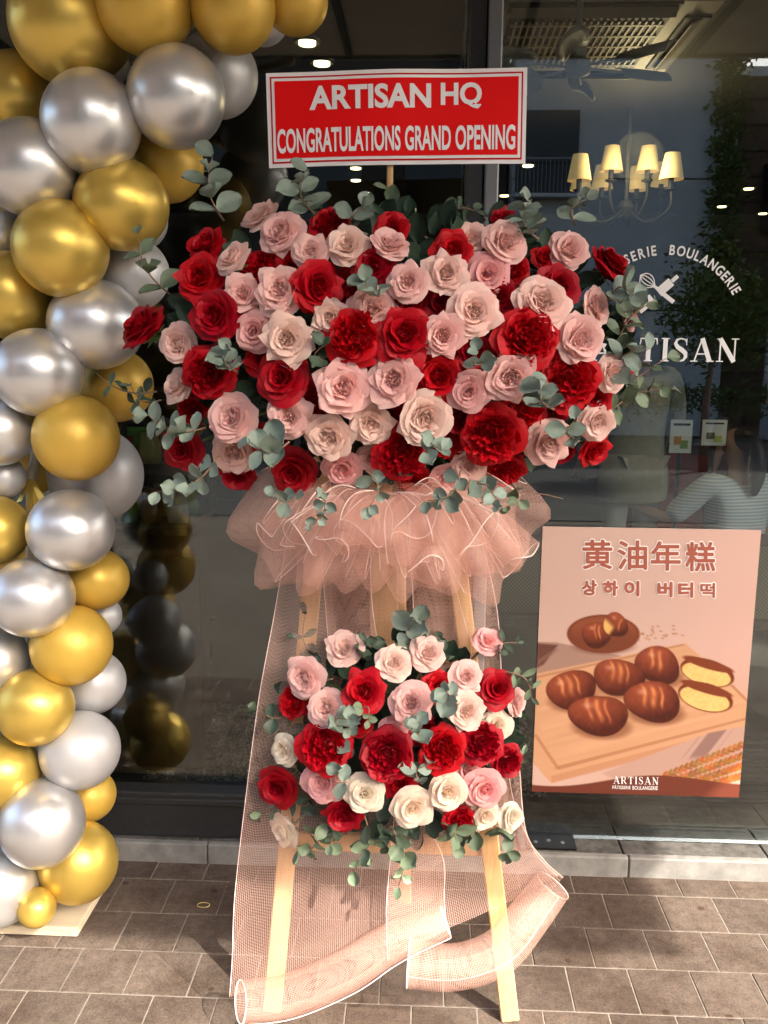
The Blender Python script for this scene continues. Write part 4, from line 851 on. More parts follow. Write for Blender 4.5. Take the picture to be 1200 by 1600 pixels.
streamer('streamer', [(498,850,1.87),(505,930,1.87),(512,1010,1.88),(520,1090,1.89)], [(690,850,1.87),(715,930,1.87),(735,1010,1.88),(745,1090,1.89)], .028, seed=8)
# loose second layer at the right that swings from the easel top down to the curled end
streamer('streamer', [(770,1180,1.91),(778,1290,1.905),(784,1380,1.90),(792,1460,1.88)], [(812,1200,1.91),(822,1300,1.90),(850,1345,1.90),(880,1372,1.89)], .006, nv=8, seed=9)
# rolled-up ends
def curl(path, radii, turns, start):
    C = catmull([at(*p) for p in path], 8); nu = len(C)-1; rad = np.interp(np.linspace(0, 1, nu+1), np.linspace(0, 1, len(radii)), radii); nv = 26
    def P(u, v):
        i = round(u*nu); t = (C[min(i+1, nu)]-C[max(i-1, 0)]).normalized(); a = Vector((0, -1, 0)); a = (a - t*a.dot(t)).normalized(); b = t.cross(a)
        ang = start + v*6.283*turns; r = rad[i]*mpp(C[i])*(1-.12*v)
        return C[i] + (a*math.cos(ang) + b*math.sin(ang))*r
    o, pts = net_sheet('curled_end', P, nu, nv, False)
    for e in (0, nu): MB().tube([pts[j][e] for j in range(nv+1)], .0013, 5).build('edge_cord', CORD, o, True)
    MB().tube(pts[0], .0011, 5).build('edge_cord', CORD, o, True)
curl([(376,1566,1.765),(450,1556,1.765),(540,1518,1.77),(610,1474,1.79),(696,1440,1.82)], [33, 34, 34, 32, 25], 1.15, 1.2)
curl([(638,1506,1.78),(710,1512,1.775),(780,1488,1.78),(828,1432,1.82),(864,1384,1.87)], [38, 36, 36, 34, 31], 1.15, 2.0)
# ------------------------------------------------------------------ bread poster stuck on the glass
PY = 2.509
p_tl, p_br = at(846, 823, PY), at(1157, 1245, PY); p_tr, p_bl = at(1187, 828, PY), at(833, 1238, PY)
PX0, PX1, PZ0, PZ1 = (p_tl.x+p_bl.x)/2, (p_tr.x+p_br.x)/2, (p_bl.z+p_br.z)/2, (p_tl.z+p_tr.z)/2
poster = thing('bread_poster', 'pink poster of glazed buns on a wooden board stuck to the glass', 'poster', (PX0, PY, PZ0))
NXp, NZp = 230, 300
U, V = np.meshgrid(np.linspace(0, 1, NXp+1), np.linspace(0, 1, NZp+1))      # V from the top
T_ = V; Lx = 78-42*T_; Rx = 1162-110*T_; CX = Lx + (Rx-Lx)*U; CY = 40+1303*V + (18+14*V)*U     # artwork drawn in its own 1200 x 1421 sketch units
def s3(r, g, b): return np.array([r, g, b], float)
img = np.zeros(CX.shape+(3,)); img[:] = s3(222, 186, 172)
def smooth(x): x = np.clip(x, 0, 1); return x*x*(3-2*x)
def over(alpha, col):
    global img
    a = np.clip(alpha, 0, 1)[..., None]; img = img*(1-a) + np.asarray(col)*a
def half(p, q, soft=5):      # 1 on the right-hand side of p->q (y down)
    dx, dy = q[0]-p[0], q[1]-p[1]; n = math.hypot(dx, dy); return smooth((((CX-p[0])*-dy + (CY-p[1])*dx)/n)/soft+.5)
def poly(pts, soft=5):       # convex polygon, clockwise on screen
    a = np.ones(CX.shape)
    for i in range(len(pts)): a = np.minimum(a, half(pts[i], pts[(i+1) % len(pts)], soft))
    return a
def ell(cx, cy, rx, ry, ang=0, soft=5):
    c, s = math.cos(ang), math.sin(ang); a = ((CX-cx)*c + (CY-cy)*s)/rx; b = (-(CX-cx)*s + (CY-cy)*c)/ry; d = np.sqrt(a*a+b*b)
    return smooth((1-d)*min(rx, ry)/soft+.5), a, b, d
pr_ = np.random.RandomState(3)
def wav(fx, fy, ph): return np.sin(CX*fx+CY*fy+ph)
_T = pr_.rand(96, 96)
def nz1(x, y):
    xi, yi = np.floor(x).astype(int), np.floor(y).astype(int); fx, fy = smooth(x-xi), smooth(y-yi); g = lambda a, b: _T[a % 96, b % 96]
    return (g(xi, yi)*(1-fx)+g(xi+1, yi)*fx)*(1-fy) + (g(xi, yi+1)*(1-fx)+g(xi+1, yi+1)*fx)*fy
img += (10*smooth((500-CY)/500))[..., None]; img[..., 0] += 6*smooth((CX-500)/600)
over(.8*smooth((CY-560)/500)*smooth((CX-100)/700), s3(216, 168, 142))
over(poly([(30, 590), (150, 592), (520, 668), (300, 720), (30, 760)])*.95, s3(176, 138, 122)); over(poly([(40, 596), (160, 605), (90, 700), (30, 730)], 12), s3(112, 70, 58)); over(poly([(40, 690), (150, 620), (170, 628), (40, 716)], 4)*.6, s3(150, 110, 98))
over(poly([(20, 752), (790, 596), (1120, 890), (1110, 1010), (130, 1300), (20, 1170)], 6), s3(222, 168, 128))     # cutting board
img += ((poly([(20, 770), (780, 610), (1120, 900), (140, 1250)], 6)*(16*(nz1(CX*.006+CY*.01, CY*.05+CX*.012)-.5)))[..., None])
for a, b, c, d in (((30, 774), (785, 608), (782, 600), (30, 764)), ((40, 790), (770, 624), (772, 632), (40, 800))): over(poly([a, (c[0], c[1]-2), (b[0]+3, b[1]), d][::1])*0 + poly([d, c, b, a], 4)*.55, s3(168, 112, 78))
over(poly([(160, 1212), (1110, 960), (1110, 972), (168, 1230)], 4)*.6, s3(178, 116, 80)); over(poly([(40, 1050), (60, 1050), (175, 1225), (158, 1230)], 4)*.55, s3(178, 116, 80)); over(poly([(130, 1262), (1110, 1000), (1110, 1040), (132, 1300)], 5)*.5, s3(196, 132, 96)); over(poly([(1010, 805), (1024, 800), (1110, 890), (1096, 894)], 4)*.55, s3(170, 112, 78))
over(poly([(380, 1250), (900, 1045), (1120, 1000), (1120, 1320), (560, 1330)], 8), s3(204, 164, 148)); nap = poly([(380, 1250), (900, 1045), (1120, 1000), (1120, 1320), (560, 1330)], 8)
for q0, q1, al in ((.0, 70, .75), (86, 96, .5), (-26, -14, .5)): q = CX*.80 + CY*.60 - 1345; over(nap*smooth((q-q0)/8)*smooth((q1-q)/8)*al*smooth((1190-CY)/40), s3(142, 106, 100))
e, a, b, d = ell(388, 612, 150, 40, 0, 20); over(e*.5, s3(120, 78, 62))
e, a, b, d = ell(385, 552, 181, 94, .02); over(e, s3(128, 64, 38)); e2, a2, b2, d2 = ell(386, 540, 160, 72, .02); over(e2, s3(150, 80, 50)); over(e2*smooth((b2+.6)/1.4)*.5, s3(104, 50, 32))
def bun(cx, cy, rx, ry, ang, scores, cream=False):
    sh_, _, _, dd = ell(cx+14, cy+ry*.55, rx*1.02, ry*.62, ang*.5, 26); over(sh_*.55, s3(120, 66, 42))
    e, a, b, d = ell(cx, cy, rx, ry, ang); th_ = np.arctan2(b, a); d = d*(1+.05*np.cos(3*th_+cx*.05)+.03*np.cos(2*th_+cy*.03)); e = smooth((1-d)*min(rx, ry)/5+.5); d = np.clip(d, 0, 1); h = np.sqrt(1-d*d)
    lum = np.clip(.16 + .62*np.clip(-.28*a - .50*b + .62*h, 0, 1.2) + .07*(nz1(CX*.018, CY*.018)-.5) + .10*(nz1(CX*.06+9, CY*.05)-.5), 0, 1)[..., None]
    col = s3(58, 16, 8)*(1-lum) + s3(206, 104, 66)*lum
    if cream: k = (smooth((b-a*.2)/.5)*smooth((.2-a)/.4))[..., None]; col = col*(1-k) + s3(238, 190, 110)*k
    for (sa, sw_) in scores:
        k = (np.exp(-((a-sa-.22*b-.05*np.sin(5*b+cx))/sw_)**2)*smooth((.45-b)/.5)*smooth((b+.9)/.3)*(.55+.6*nz1(CX*.05, CY*.03)))[..., None]*.9; col = col*(1-k) + s3(238, 150, 92)*k
    k = np.exp(-(((a+.42)/.16)**2+((b+.42)/.14)**2))[..., None]*.5; col = col*(1-k) + s3(250, 196, 168)*k
    over(e, col)
bun(352, 556, 72, 66, .2, [(-.1, .06), (.2, .06)]); bun(446, 508, 62, 58, .6, [(.3, .08)], True)
bun(655, 705, 112, 92, .35, [(-.28, .07), (.08, .09)]); bun(230, 826, 128, 96, -.12, [(-.32, .07), (.0, .09), (.3, .05)]); bun(462, 764, 126, 92, .18, [(-.22, .07), (.08, .09), (.36, .05)]); bun(365, 955, 145, 104, .12, [(-.30, .07), (.02, .09), (.32, .05)]); bun(632, 886, 140, 102, .12, [(-.28, .07), (.04, .09), (.34, .05)])
def cut(cx, cy, rx, ry, ang):
    e, a, b, d = ell(cx, cy, rx, ry, ang); over(e, s3(120, 48, 20)); e, a, b, d = ell(cx-4, cy+8, rx*.91, ry*.80, ang); over(e, s3(244, 206, 128)); img[...] += (e*22*(nz1(CX*.07, CY*.08)-.5))[..., None]
    top = ell(cx+6, cy-ry*.62, rx*.95, ry*.34, ang+.02)[0]; over(top, s3(134, 62, 32))
cut(898, 742, 136, 66, .27); cut(890, 864, 138, 70, .27)
for _ in range(26): x, y = pr_.uniform(560, 780), pr_.uniform(510, 590); over(ell(x, y, 8, 4, .2, 3)[0]*.75, s3(186, 128, 88))
for lane in range(4):       # ears of grain
    for k in range(34):
        t = k/33; x = 690+lane*52 + (1120-690-lane*30)*t; y = 1262+lane*22 - (178-lane*26)*t; sgn = 1 if k % 2 else -1
        over(ell(x, y+sgn*9, 19, 8, -.42+sgn*.5, 3)[0]*.95, s3(150+pr_.randint(60), 90+pr_.randint(36), 40+pr_.randint(24)))
wave = 1278 + 30*np.sin((CX-90)*.0062+1.35) + 10*np.sin(CX*.0031); over(smooth((CY-wave)/6), s3(118, 58, 42))
img = np.clip(img, 0, 255)/255; limg = np.where(img <= .04045, img/12.92, ((img+.055)/1.055)**2.4)
mb = MB(); X3 = PX0 + (PX1-PX0)*U; Z3 = PZ1 - (PZ1-PZ0)*V
mb.v = [(x, PY, z) for x, z in zip(X3.ravel().tolist(), Z3.ravel().tolist())]; w_ = NXp+1
mb.f = [(j*w_+i, (j+1)*w_+i, (j+1)*w_+i+1, j*w_+i+1) for j in range(NZp) for i in range(NXp)]
pm = mat('poster_print', (.8, .7, .65), .5, spec=.3); N, L, b_ = nodes(pm); at_ = N.new('ShaderNodeAttribute'); at_.attribute_name = 'print'
L.new(at_.outputs['Color'], b_.inputs['Base Color'])
po = mb.build('printed_sheet', pm, poster); ca = po.data.color_attributes.new('print', 'FLOAT_COLOR', 'POINT')
ca.data.foreach_set('color', np.concatenate([limg.reshape(-1, 3)*.70, np.ones((limg.shape[0]*limg.shape[1], 1))], 1).astype(np.float32).ravel())
MB().box(((PX0+PX1)/2, PY+.0022, (PZ0+PZ1)/2), (PX1-PX0, .003, PZ1-PZ0)).build('backing_sheet', mat('poster_back', (.7, .68, .66), .6), poster)
ink = mat('brown_ink', lin(158, 84, 66)[:3], .5); inkw = mat('white_ink', (.82, .78, .76), .5)
def pxy(cx, cy):        # sketch units -> poster plane
    v = (cy-40)/1317; lx = 78-42*v; rx = 1162-110*v; return PX0 + (PX1-PX0)*(cx-lx)/(rx-lx), PZ1 - (PZ1-PZ0)*(cy-40-16*(cx-78)/1084)/1317
def ptext(body, x0, x1, y0, y1, lift, m, bold):
    v, f = text_fit(body, x0, x1, y0, y1, bold); return MB().add([(*(lambda q: (q[0], PY-lift, q[1]))(pxy(p[0], y0+y1-p[1])),) for p in v], f).build('lettering', m, poster)
def glyph(body, x0, x1, y0, y1, halo, heavy):       # heavy glyph with a white halo: shifted copies, each a hair in front of the last
    v, f = text_fit(body, x0, x1, y0, y1, 0.0)
    for rad, n, m, base in ((halo, 12, inkw, .0006), (heavy, 8, ink, .0016)):
        b = MB()
        for k in range(n):
            dx, dy = rad*math.cos(k*6.2832/n), rad*math.sin(k*6.2832/n)
            b.add([(*(lambda q: (q[0], PY-base-k*.00006, q[1]))(pxy(p[0]+dx, y0+y1-p[1]+dy)),) for p in v], f)
        b.build('lettering', m, poster)
for chx, x0 in (('黄', 275), ('油', 448), ('年', 614), ('糕', 784)):
    dy = (x0-275)*.018; glyph(chx, x0+6, x0+148, 104+dy, 238+dy, 8.5, 3.2)
for chx, x0 in (('상', 275), ('하', 381), ('이', 486), ('버', 650), ('터', 752), ('떡', 860)):
    dy = (x0-275)*.018; glyph(chx, x0+4, x0+72, 296+dy, 364+dy, 8, 2.4 if chx == '떡' else 4.0)
wd = serif_word('ARTISAN', 0, 0, 38, .14); wm = max(v[0] for p in wd for v in p[0]); k = 222/wm
V2, F2, Z2 = join2d(wd); MB().add([(*(lambda q: (q[0], PY-.0012-z*.00008, q[1]))(pxy(436+v[0]*k, 1308+v[1])),) for v, z in zip(V2, Z2)], F2).build('lettering', inkw, poster)
ptext('PÂTISSERIE', 432, 522, 1314, 1336, .0012, inkw, .01); ptext('BOULANGERIE', 531, 655, 1318, 1338, .0012, inkw, .01)
# ------------------------------------------------------------------ canopy over the pavement and the street behind the camera (seen in the glass and balloons)
canopy = thing('canopy', 'flat dark canopy over the pavement in front of the shop', 'canopy', (-.4, 1.0, 3.14))
cm_ = noise_mat('canopy_soffit', (.36, .32, .28), (.42, .38, .33), 4, .8)
MB().box((-.45, 1.052, 3.24), (7.9, 2.80, .20)).build('slab', cm_, canopy)
for k in range(9): MB().box((-4.2+k*.94, 1.03, 3.132), (.04, 2.7, .02)).build('soffit_joint', mat('joint%d' % k, (.02, .018, .016), .7) if k == 0 else bpy.data.materials['joint0'], canopy)
MB().box((-.45, -.362, 3.24), (7.92, .02, .24)).build('edge_trim', M['frame_light'], canopy)
grey_wall = noise_mat('grey_render', (.52, .53, .51), (.60, .60, .58), 2, .85, bump=.1)
dark_wall = noise_mat('dark_brick', (.035, .027, .022), (.06, .045, .036), 4, .85)
wood_clad = noise_mat('wood_cladding', (.09, .05, .028), (.15, .085, .048), 3, .7, stretch=(.4, 1, 9))
def building(name, x0, x1, y0, h, m, label, storey=2.9, wins=()):
    t = thing(name, label, 'building', ((x0+x1)/2, y0, 0)); MB().box(((x0+x1)/2, y0-2, h/2), (x1-x0, 4, h)).build('wall', m, t)
    MB().box(((x0+x1)/2, y0+.03, h+.05), (x1-x0+.1, .2, .16)).build('parapet', grey_wall, t)
    return t
wg = mat('window_dark', (.01, .011, .013), .1)
gb = building('grey_building', 1.55, 5.5, -12, 6.9, grey_wall, 'plain grey rendered building with a balcony across the street')
for z in (2.3, 4.6): MB().box((3.5, -11.99, z), (3.9, .012, .02)).build('wall_joint', dark_wall, gb)
MB().box((2.15, -11.97, 5.0), (1.1, .08, 1.5)).build('balcony_opening', wg, gb)
MB().box((2.15, -11.85, 4.28), (1.16, .3, .06)).build('balcony_slab', grey_wall, gb)
for k in range(16): MB().box((1.62+k*.071, -11.73, 4.60), (.012, .012, .58)).build('railing_bar', M['frame_light'], gb)
MB().box((2.15, -11.73, 4.9), (1.14, .03, .03)).build('handrail', M['frame_light'], gb)
MB().box((2.2, -11.97, 2.1), (1.0, .08, 1.8)).build('window', wg, gb)
db = building('dark_building', -9, 1.5, -12.6, 9.4, dark_wall, 'dark brown building across the street seen in the left pane')
for k in range(5):
    for z in (1.6, 4.6): MB().box((-7.8+k*2, -12.57, z), (1.2, .08, 1.5)).build('window', wg, db)
wb = building('timber_building', 5.56, 12, -12.3, 6.4, wood_clad, 'brown timber clad building beside the grey one across the street')
for k in range(14): MB().box((8.78, -12.28, .3+k*.44), (6.4, .03, .02)).build('board_joint', dark_wall, wb)
for k in range(4): MB().box((6.6+k*1.5, -12.26, 4.3), (1.0, .06, 1.2)).build('window', wg, wb)
col = thing('white_column', 'tall white tiled column across the street', 'column', (6.35, -11.4, 0))
for k in range(14): MB().bevbox((6.35, -11.4, .24+k*.45), (.42, .42, .44), .01).build('block', mat('column_white', (.62, .64, .66), .6) if k == 0 else bpy.data.materials['column_white'], col)
sideb = building('brick_building', -22, -9.5, -9, 9.0, noise_mat('brick_red', (.22, .11, .07), (.30, .16, .11), 3, .85), 'red brick building further left across the street')
sideb2 = building('cream_building', 12.5, 24, -11, 7, noise_mat('cream_wall', (.45, .40, .32), (.52, .47, .38), 3, .85), 'cream building further right across the street')
road = MB().add([(-60, -9.2, -.022), (60, -9.2, -.022), (60, -3.2, -.022), (-60, -3.2, -.022)], [(0, 1, 2, 3)]); struct(road.build('road', noise_mat('asphalt', (.045, .045, .045), (.07, .07, .068), 40, .9, bump=.2)))
# leafy things reflected in the right pane
GL = noise_mat('shrub_leaf', (.06, .10, .015), (.13, .17, .03), 8, .6)
def leafy(name, label, cat, pts, n, size, seed, spread, trunk=None):
    R = random.Random(seed); t = thing(name, label, cat, tuple(pts[0])); mb = MB()
    for _ in range(n):
        c = Vector(R.choice(pts)) + Vector((R.gauss(0, spread[0]), R.gauss(0, spread[1]), R.gauss(0, spread[2]))); x = Vector((R.gauss(0, 1), R.gauss(0, 1), R.gauss(0, .7))).normalized(); y = x.orthogonal().normalized(); s = size*R.uniform(.6, 1.3)
        mb.add([c, c+(x+y*.45)*s*.5, c+x*s, c+(x-y*.45)*s*.5], [(0, 1, 2, 3)])
    mb.build('crown', GL, t)
    if trunk: MB().tube(trunk[0], trunk[1], 8).build('trunk', TWIG, t, True)
    return t
sc_ = Vector((3.75, -7.0, 2.0))
leafy('street_tree', 'small bushy street tree lit by the sun behind the camera', 'tree', [sc_+Vector((dx, 0, dz)) for dx, dz in ((0, 0), (.3, .2), (-.3, .2), (.3, -.3), (.5, 0), (-.2, -.2), (.1, .45))], 2600, .10, 5, (.24, .26, .22), ([(3.75, -7, -.02), (3.72, -7, .8), (3.78, -7, 1.8)], [.07, .05, .02]))
leafy('hanging_creeper', 'green creeper hanging down the edge of the grey building', 'creeper', [Vector((5.3+.12*math.sin(k*1.7), -11.85, 6.8-k*.16)) for k in range(28)], 2200, .14, 8, (.12, .06, .14))
leafy('planter_hedge', 'low hedge in a planter across the street', 'hedge', [Vector((3.4+k*.25, -9.9, .8)) for k in range(14)], 2200, .09, 9, (.15, .14, .12), ([(4.9, -9.9, -.03), (4.9, -9.9, .5)], [.2, .1]))
# ------------------------------------------------------------------ people
SKIN = mat('skin', (.48, .28, .20), .55); HAIR = mat('dark_hair', (.012, .010, .009), .45)
def skinmesh(name, V, E_, m, parent, sub=2):
    ks = list(V); me = bpy.data.meshes.new(name); me.from_pydata([V[k][0] for k in ks], [(ks.index(a), ks.index(b)) for a, b in E_], [])
    o = bpy.data.objects.new(name, me); COL.objects.link(o); md = o.modifiers.new('s', 'SKIN'); md.use_smooth_shade = True
    for i, k in enumerate(ks):
        r = V[k][1]; me.skin_vertices[0].data[i].radius = r if isinstance(r, tuple) else (r, r); me.skin_vertices[0].data[i].use_root = (i == 0)
    o.modifiers.new('d', 'SUBSURF').levels = sub
    dg = bpy.context.evaluated_depsgraph_get(); dg.update(); m2 = bpy.data.meshes.new_from_object(o.evaluated_get(dg)); m2.name = name; bpy.data.objects.remove(o)
    m2.materials.clear(); m2.materials.append(m); m2.polygons.foreach_set('use_smooth', [True]*len(m2.polygons))
    return obj(name, m2, parent)
def hand(V, E_, side, wrist, fw):          # palm and five fingers from the wrist along fw
    fw = Vector(fw).normalized(); acr = Vector((side, 0, 0)) if abs(fw.x) < .7 else Vector((0, 1, 0)); acr = (acr - fw*acr.dot(fw)).normalized(); w = Vector(wrist); pn = 'palm%+d' % side
    V[pn] = (tuple(w+fw*.06), (.030, .018)); E_.append(('wr%+d' % side, pn))
    for i, (a, ln) in enumerate(((-.028, .065), (-.010, .075), (.010, .072), (.028, .058))):
        k1, k2 = 'f%d%+d' % (i, side), 'g%d%+d' % (i, side); V[k1] = (tuple(w+fw*.105+acr*a), .009); V[k2] = (tuple(w+fw*(.105+ln)+acr*a*1.2+Vector((0, .015, -.01))), .007); E_ += [(pn, k1), (k1, k2)]
    V['t%+d' % side] = (tuple(w+fw*.075-acr*.05), .010); E_.append((pn, 't%+d' % side))
def person(label, loc, rz, top_m, leg_m, seated=False, armpose=None, hairstyle='short', name='person', hip=None):
    t = thing(name, label, 'person'); Rz = Matrix.Rotation(rz, 3, 'Z'); lx = Vector(loc)
    hip = hip or (.48 if seated else .92); sh_ = hip+.50; 
    J = {'pel': (0, 0, hip), 'chest': (0, .0, hip+.30), 'neck': (0, -.01, hip+.56), 'head': (0, .02, hip+.70), 'crown': (0, .01, hip+.80)}
    for s in (-1, 1):
        J['hp%+d' % s] = (.09*s, 0, hip-.03); J['kn%+d' % s] = (.11*s, .42, hip-.0) if seated else (.10*s, .02, .48); J['an%+d' % s] = (.11*s, .40, .09) if seated else (.10*s, -.02, .08); J['to%+d' % s] = (.12*s, .55 if seated else .14, .03)
        J['sh%+d' % s] = (.19*s, -.01, sh_); J['el%+d' % s] = (.27*s, .03, sh_-.28); J['wr%+d' % s] = (.24*s, .16, sh_-.47)
    if armpose: J.update(armpose)
    P = lambda k: tuple(lx + Rz @ Vector(J[k]))
    V = {'pel': (P('pel'), (.14, .10)), 'chest': (P('chest'), (.145, .10)), 'neck': (P('neck'), .05), 'head': (P('head'), (.078, .095)), 'crown': (P('crown'), (.06, .07))}
    E_ = [('pel', 'chest'), ('chest', 'neck'), ('neck', 'head'), ('head', 'crown')]
    for s in (-1, 1):
        for k, r in (('hp', .085), ('kn', .055), ('an', .038), ('to', .035), ('sh', .055), ('el', .04), ('wr', .026)): V['%s%+d' % (k, s)] = (P('%s%+d' % (k, s)), r)
        E_ += [('pel', 'hp%+d' % s), ('hp%+d' % s, 'kn%+d' % s), ('kn%+d' % s, 'an%+d' % s), ('an%+d' % s, 'to%+d' % s), ('chest', 'sh%+d' % s), ('sh%+d' % s, 'el%+d' % s), ('el%+d' % s, 'wr%+d' % s)]
        fw = Vector(P('wr%+d' % s))-Vector(P('el%+d' % s)); hand(V, E_, s, P('wr%+d' % s), fw)
    skinmesh('body', V, E_, SKIN, t)
    T = {'hem': (tuple(lx + Rz @ Vector((0, 0, hip-.15))), (.215, .165)), 'mid': (tuple(lx + Rz @ Vector((0, 0, hip+.14))), (.18, .135)), 'ch': (tuple(lx + Rz @ Vector((0, 0, hip+.36))), (.18, .13)), 'col': (tuple(lx + Rz @ Vector((0, -.01, hip+.53))), .075)}
    TE = [('hem', 'mid'), ('mid', 'ch'), ('ch', 'col')]
    for s in (-1, 1):
        T['s%+d' % s] = (P('sh%+d' % s), .08); T['e%+d' % s] = (P('el%+d' % s), .066); TE += [('ch', 's%+d' % s), ('s%+d' % s, 'e%+d' % s)]
        if hairstyle == 'hood': T['w%+d' % s] = (P('wr%+d' % s), .048); TE.append(('e%+d' % s, 'w%+d' % s))
    skinmesh('top', T, TE, top_m, t)
    hb = MB().lathe([(.19, -.21), (.205, -.20), (.21, -.12), (.195, .02), (.17, .06)], 24); hb.v = [tuple(lx + Rz @ Vector((v[0], v[1]*.78, v[2]+hip))) for v in hb.v]; hb.build('hem_band', top_m, t, True)
    G = {'w': (tuple(lx + Rz @ Vector((0, 0, hip+.02))), (.13, .10))}; GE = []
    for s in (-1, 1):
        for k, r in (('hp', .088), ('kn', .075), ('an', .062)): G['%s%+d' % (k, s)] = (P('%s%+d' % (k, s)), r)
        GE += [('w', 'hp%+d' % s), ('hp%+d' % s, 'kn%+d' % s), ('kn%+d' % s, 'an%+d' % s)]
    skinmesh('trousers', G, GE, leg_m, t)
    hc = lx + Rz @ Vector(J['head']); Hh = {'a': (tuple(hc + Rz @ Vector((0, -.03, .03))), (.088, .098)), 'b': (tuple(hc + Rz @ Vector((0, -.02, .11))), (.075, .085)), 'c': (tuple(hc + Rz @ Vector((0, -.06, -.05))), .06)}
    HE = [('a', 'b'), ('a', 'c')]
    if hairstyle == 'pony':
        for i, (y, z, r) in enumerate(((-.13, .04, .035), (-.17, -.05, .045), (-.17, -.18, .04), (-.15, -.27, .015))): Hh['p%d' % i] = (tuple(hc + Rz @ Vector((0, y, z))), r); HE.append(('a' if i == 0 else 'p%d' % (i-1), 'p%d' % i))
    skinmesh('hair', Hh, HE, HAIR, t)
    # face: eyes, nose, mouth
    for s in (-1, 1): MB().lathe([(.001, .009), (.009, .004), (.011, 0), (.009, -.004), (.001, -.009)], 8, Matrix.Translation(hc + Rz @ Vector((.032*s, .092, .0)))).build('eye', HAIR, t, True)
    MB().tube([hc + Rz @ Vector((0, .09, .0)), hc + Rz @ Vector((0, .112, -.035)), hc + Rz @ Vector((0, .095, -.045))], [.007, .012, .008], 6).build('nose', SKIN, t, True)
    MB().tube([hc + Rz @ Vector((-.025, .085, -.068)), hc + Rz @ Vector((0, .095, -.068)), hc + Rz @ Vector((.025, .085, -.068))], .006, 6).build('mouth', mat('lips', (.35, .12, .11), .5), t, True)
    return t
hood_m = noise_mat('beige_fleece', (.33, .31, .25), (.40, .37, .30), 30, .9); pant_m = mat('grey_trousers', (.42, .43, .43), .85)
ph_ = at(992, 700, 5.1)
person('person in a beige hoodie and grey trousers standing inside the shop', (ph_.x, 5.1, FZ), .3, hood_m, pant_m, hairstyle='hood', hip=.84, armpose={'el+1': (.29, .06, 1.06), 'wr+1': (.24, .18, .92)})
def stripe_m():
    m = mat('striped_shirt', (.5, .6, .7), .8); N, L, b = nodes(m); g = N.new('ShaderNodeNewGeometry'); s = N.new('ShaderNodeSeparateXYZ'); L.new(g.outputs['Position'], s.inputs[0])
    mu = N.new('ShaderNodeMath'); mu.operation = 'MULTIPLY'; mu.inputs[1].default_value = 55; L.new(s.outputs[2], mu.inputs[0]); f = N.new('ShaderNodeMath'); f.operation = 'FRACT'; L.new(mu.outputs[0], f.inputs[0]); c = N.new('ShaderNodeMath'); c.operation = 'GREATER_THAN'; c.inputs[1].default_value = .55; L.new(f.outputs[0], c.inputs[0])
    mx = N.new('ShaderNodeMix'); mx.data_type = 'RGBA'; mx.inputs[6].default_value = (.50, .60, .74, 1); mx.inputs[7].default_value = (.78, .82, .86, 1); L.new(c.outputs[0], mx.inputs[0]); L.new(mx.outputs[2], b.inputs['Base Color']); return m
pw = at(1150, 775, 5.0)
person('seated person in a blue and white striped shirt with a long dark ponytail', (pw.x, 5.0, FZ), .4, stripe_m(), M['black'], True, {'el-1': (-.33, .14, .54), 'wr-1': (-.46, .28, .60), 'kn-1': (-.13, .36, .34), 'kn+1': (.13, .36, .34)}, 'pony', hip=.26)
pw2 = at(1208, 660, 6.0)
person('person in a black top standing at the counter inside the shop', (pw2.x, 6.0, FZ), 2.4, mat('black_cloth', (.015, .015, .017), .8), M['black'], False, {'el-1': (-.30, .06, .86), 'wr-1': (-.30, .22, .70), 'el+1': (.30, .06, .86), 'wr+1': (.28, .22, .70)}, 'short', hip=.64)
# ------------------------------------------------------------------ furniture and goods inside the shop
stool = thing('stool', 'low dark stool under the seated person inside the shop', 'stool', (pw.x, 5.0, FZ))
MB().lathe([(0, .15), (.17, .15), (.18, .135), (.17, .12), (0, .12)], 20, Matrix.Translation((pw.x, 4.98, FZ))).build('seat', M['dark_wood'], stool)
for a in range(4): MB().tube([(pw.x+.12*math.cos(a*1.57+.78), 4.98+.12*math.sin(a*1.57+.78), FZ+.12), (pw.x+.16*math.cos(a*1.57+.78), 4.98+.16*math.sin(a*1.57+.78), FZ)], .014, 8).build('leg', M['dark_wood'], stool)
cane_m = mat('cane_weave', (.36, .29, .17), .7); N, L, b_ = nodes(cane_m); tc = N.new('ShaderNodeTexCoord'); ck = N.new('ShaderNodeTexChecker'); ck.inputs['Scale'].default_value = 130; ck.inputs[1].default_value = (.36, .29, .17, 1); ck.inputs[2].default_value = (.24, .19, .11, 1); L.new(tc.outputs['Object'], ck.inputs[0]); L.new(ck.outputs[0], b_.inputs['Base Color'])
def cane_bench(x0, x1, Y, z0, z1, label):
    t = thing('cane_bench', label, 'bench', ((x0+x1)/2, Y, FZ)); xm = (x0+x1)/2
    MB().box((xm, Y+.02, (z0+z1)/2), (x1-x0, .012, z1-z0)).build('cane_panel', cane_m, t)
    for z in (z0-.02, z1+.02): MB().bevbox((xm, Y, z), (x1-x0+.08, .05, .04), .006).build('rail', M['dark_wood'], t)
    for x in (x0-.02, x1+.02): MB().bevbox((x, Y+.003, (z1+.04+FZ)/2), (.04, .045, z1+.04-FZ), .006).build('leg', M['dark_wood'], t)
    MB().bevbox((xm, Y+.24, z0+.02), (x1-x0, .42, .05), .01).build('seat', M['dark_wood'], t); return t
q0, q1 = at(790, 960, 3.35), at(1120, 850, 3.35)
cane_bench(at(770, 900, 3.35).x, at(868, 900, 3.35).x, 3.35, q0.z, q1.z, 'cane panelled bench seen left of the bread poster')
cane_bench(at(1178, 900, 3.35).x, at(1340, 900, 3.35).x, 3.35, q0.z, q1.z, 'cane panelled bench seen right of the bread poster')
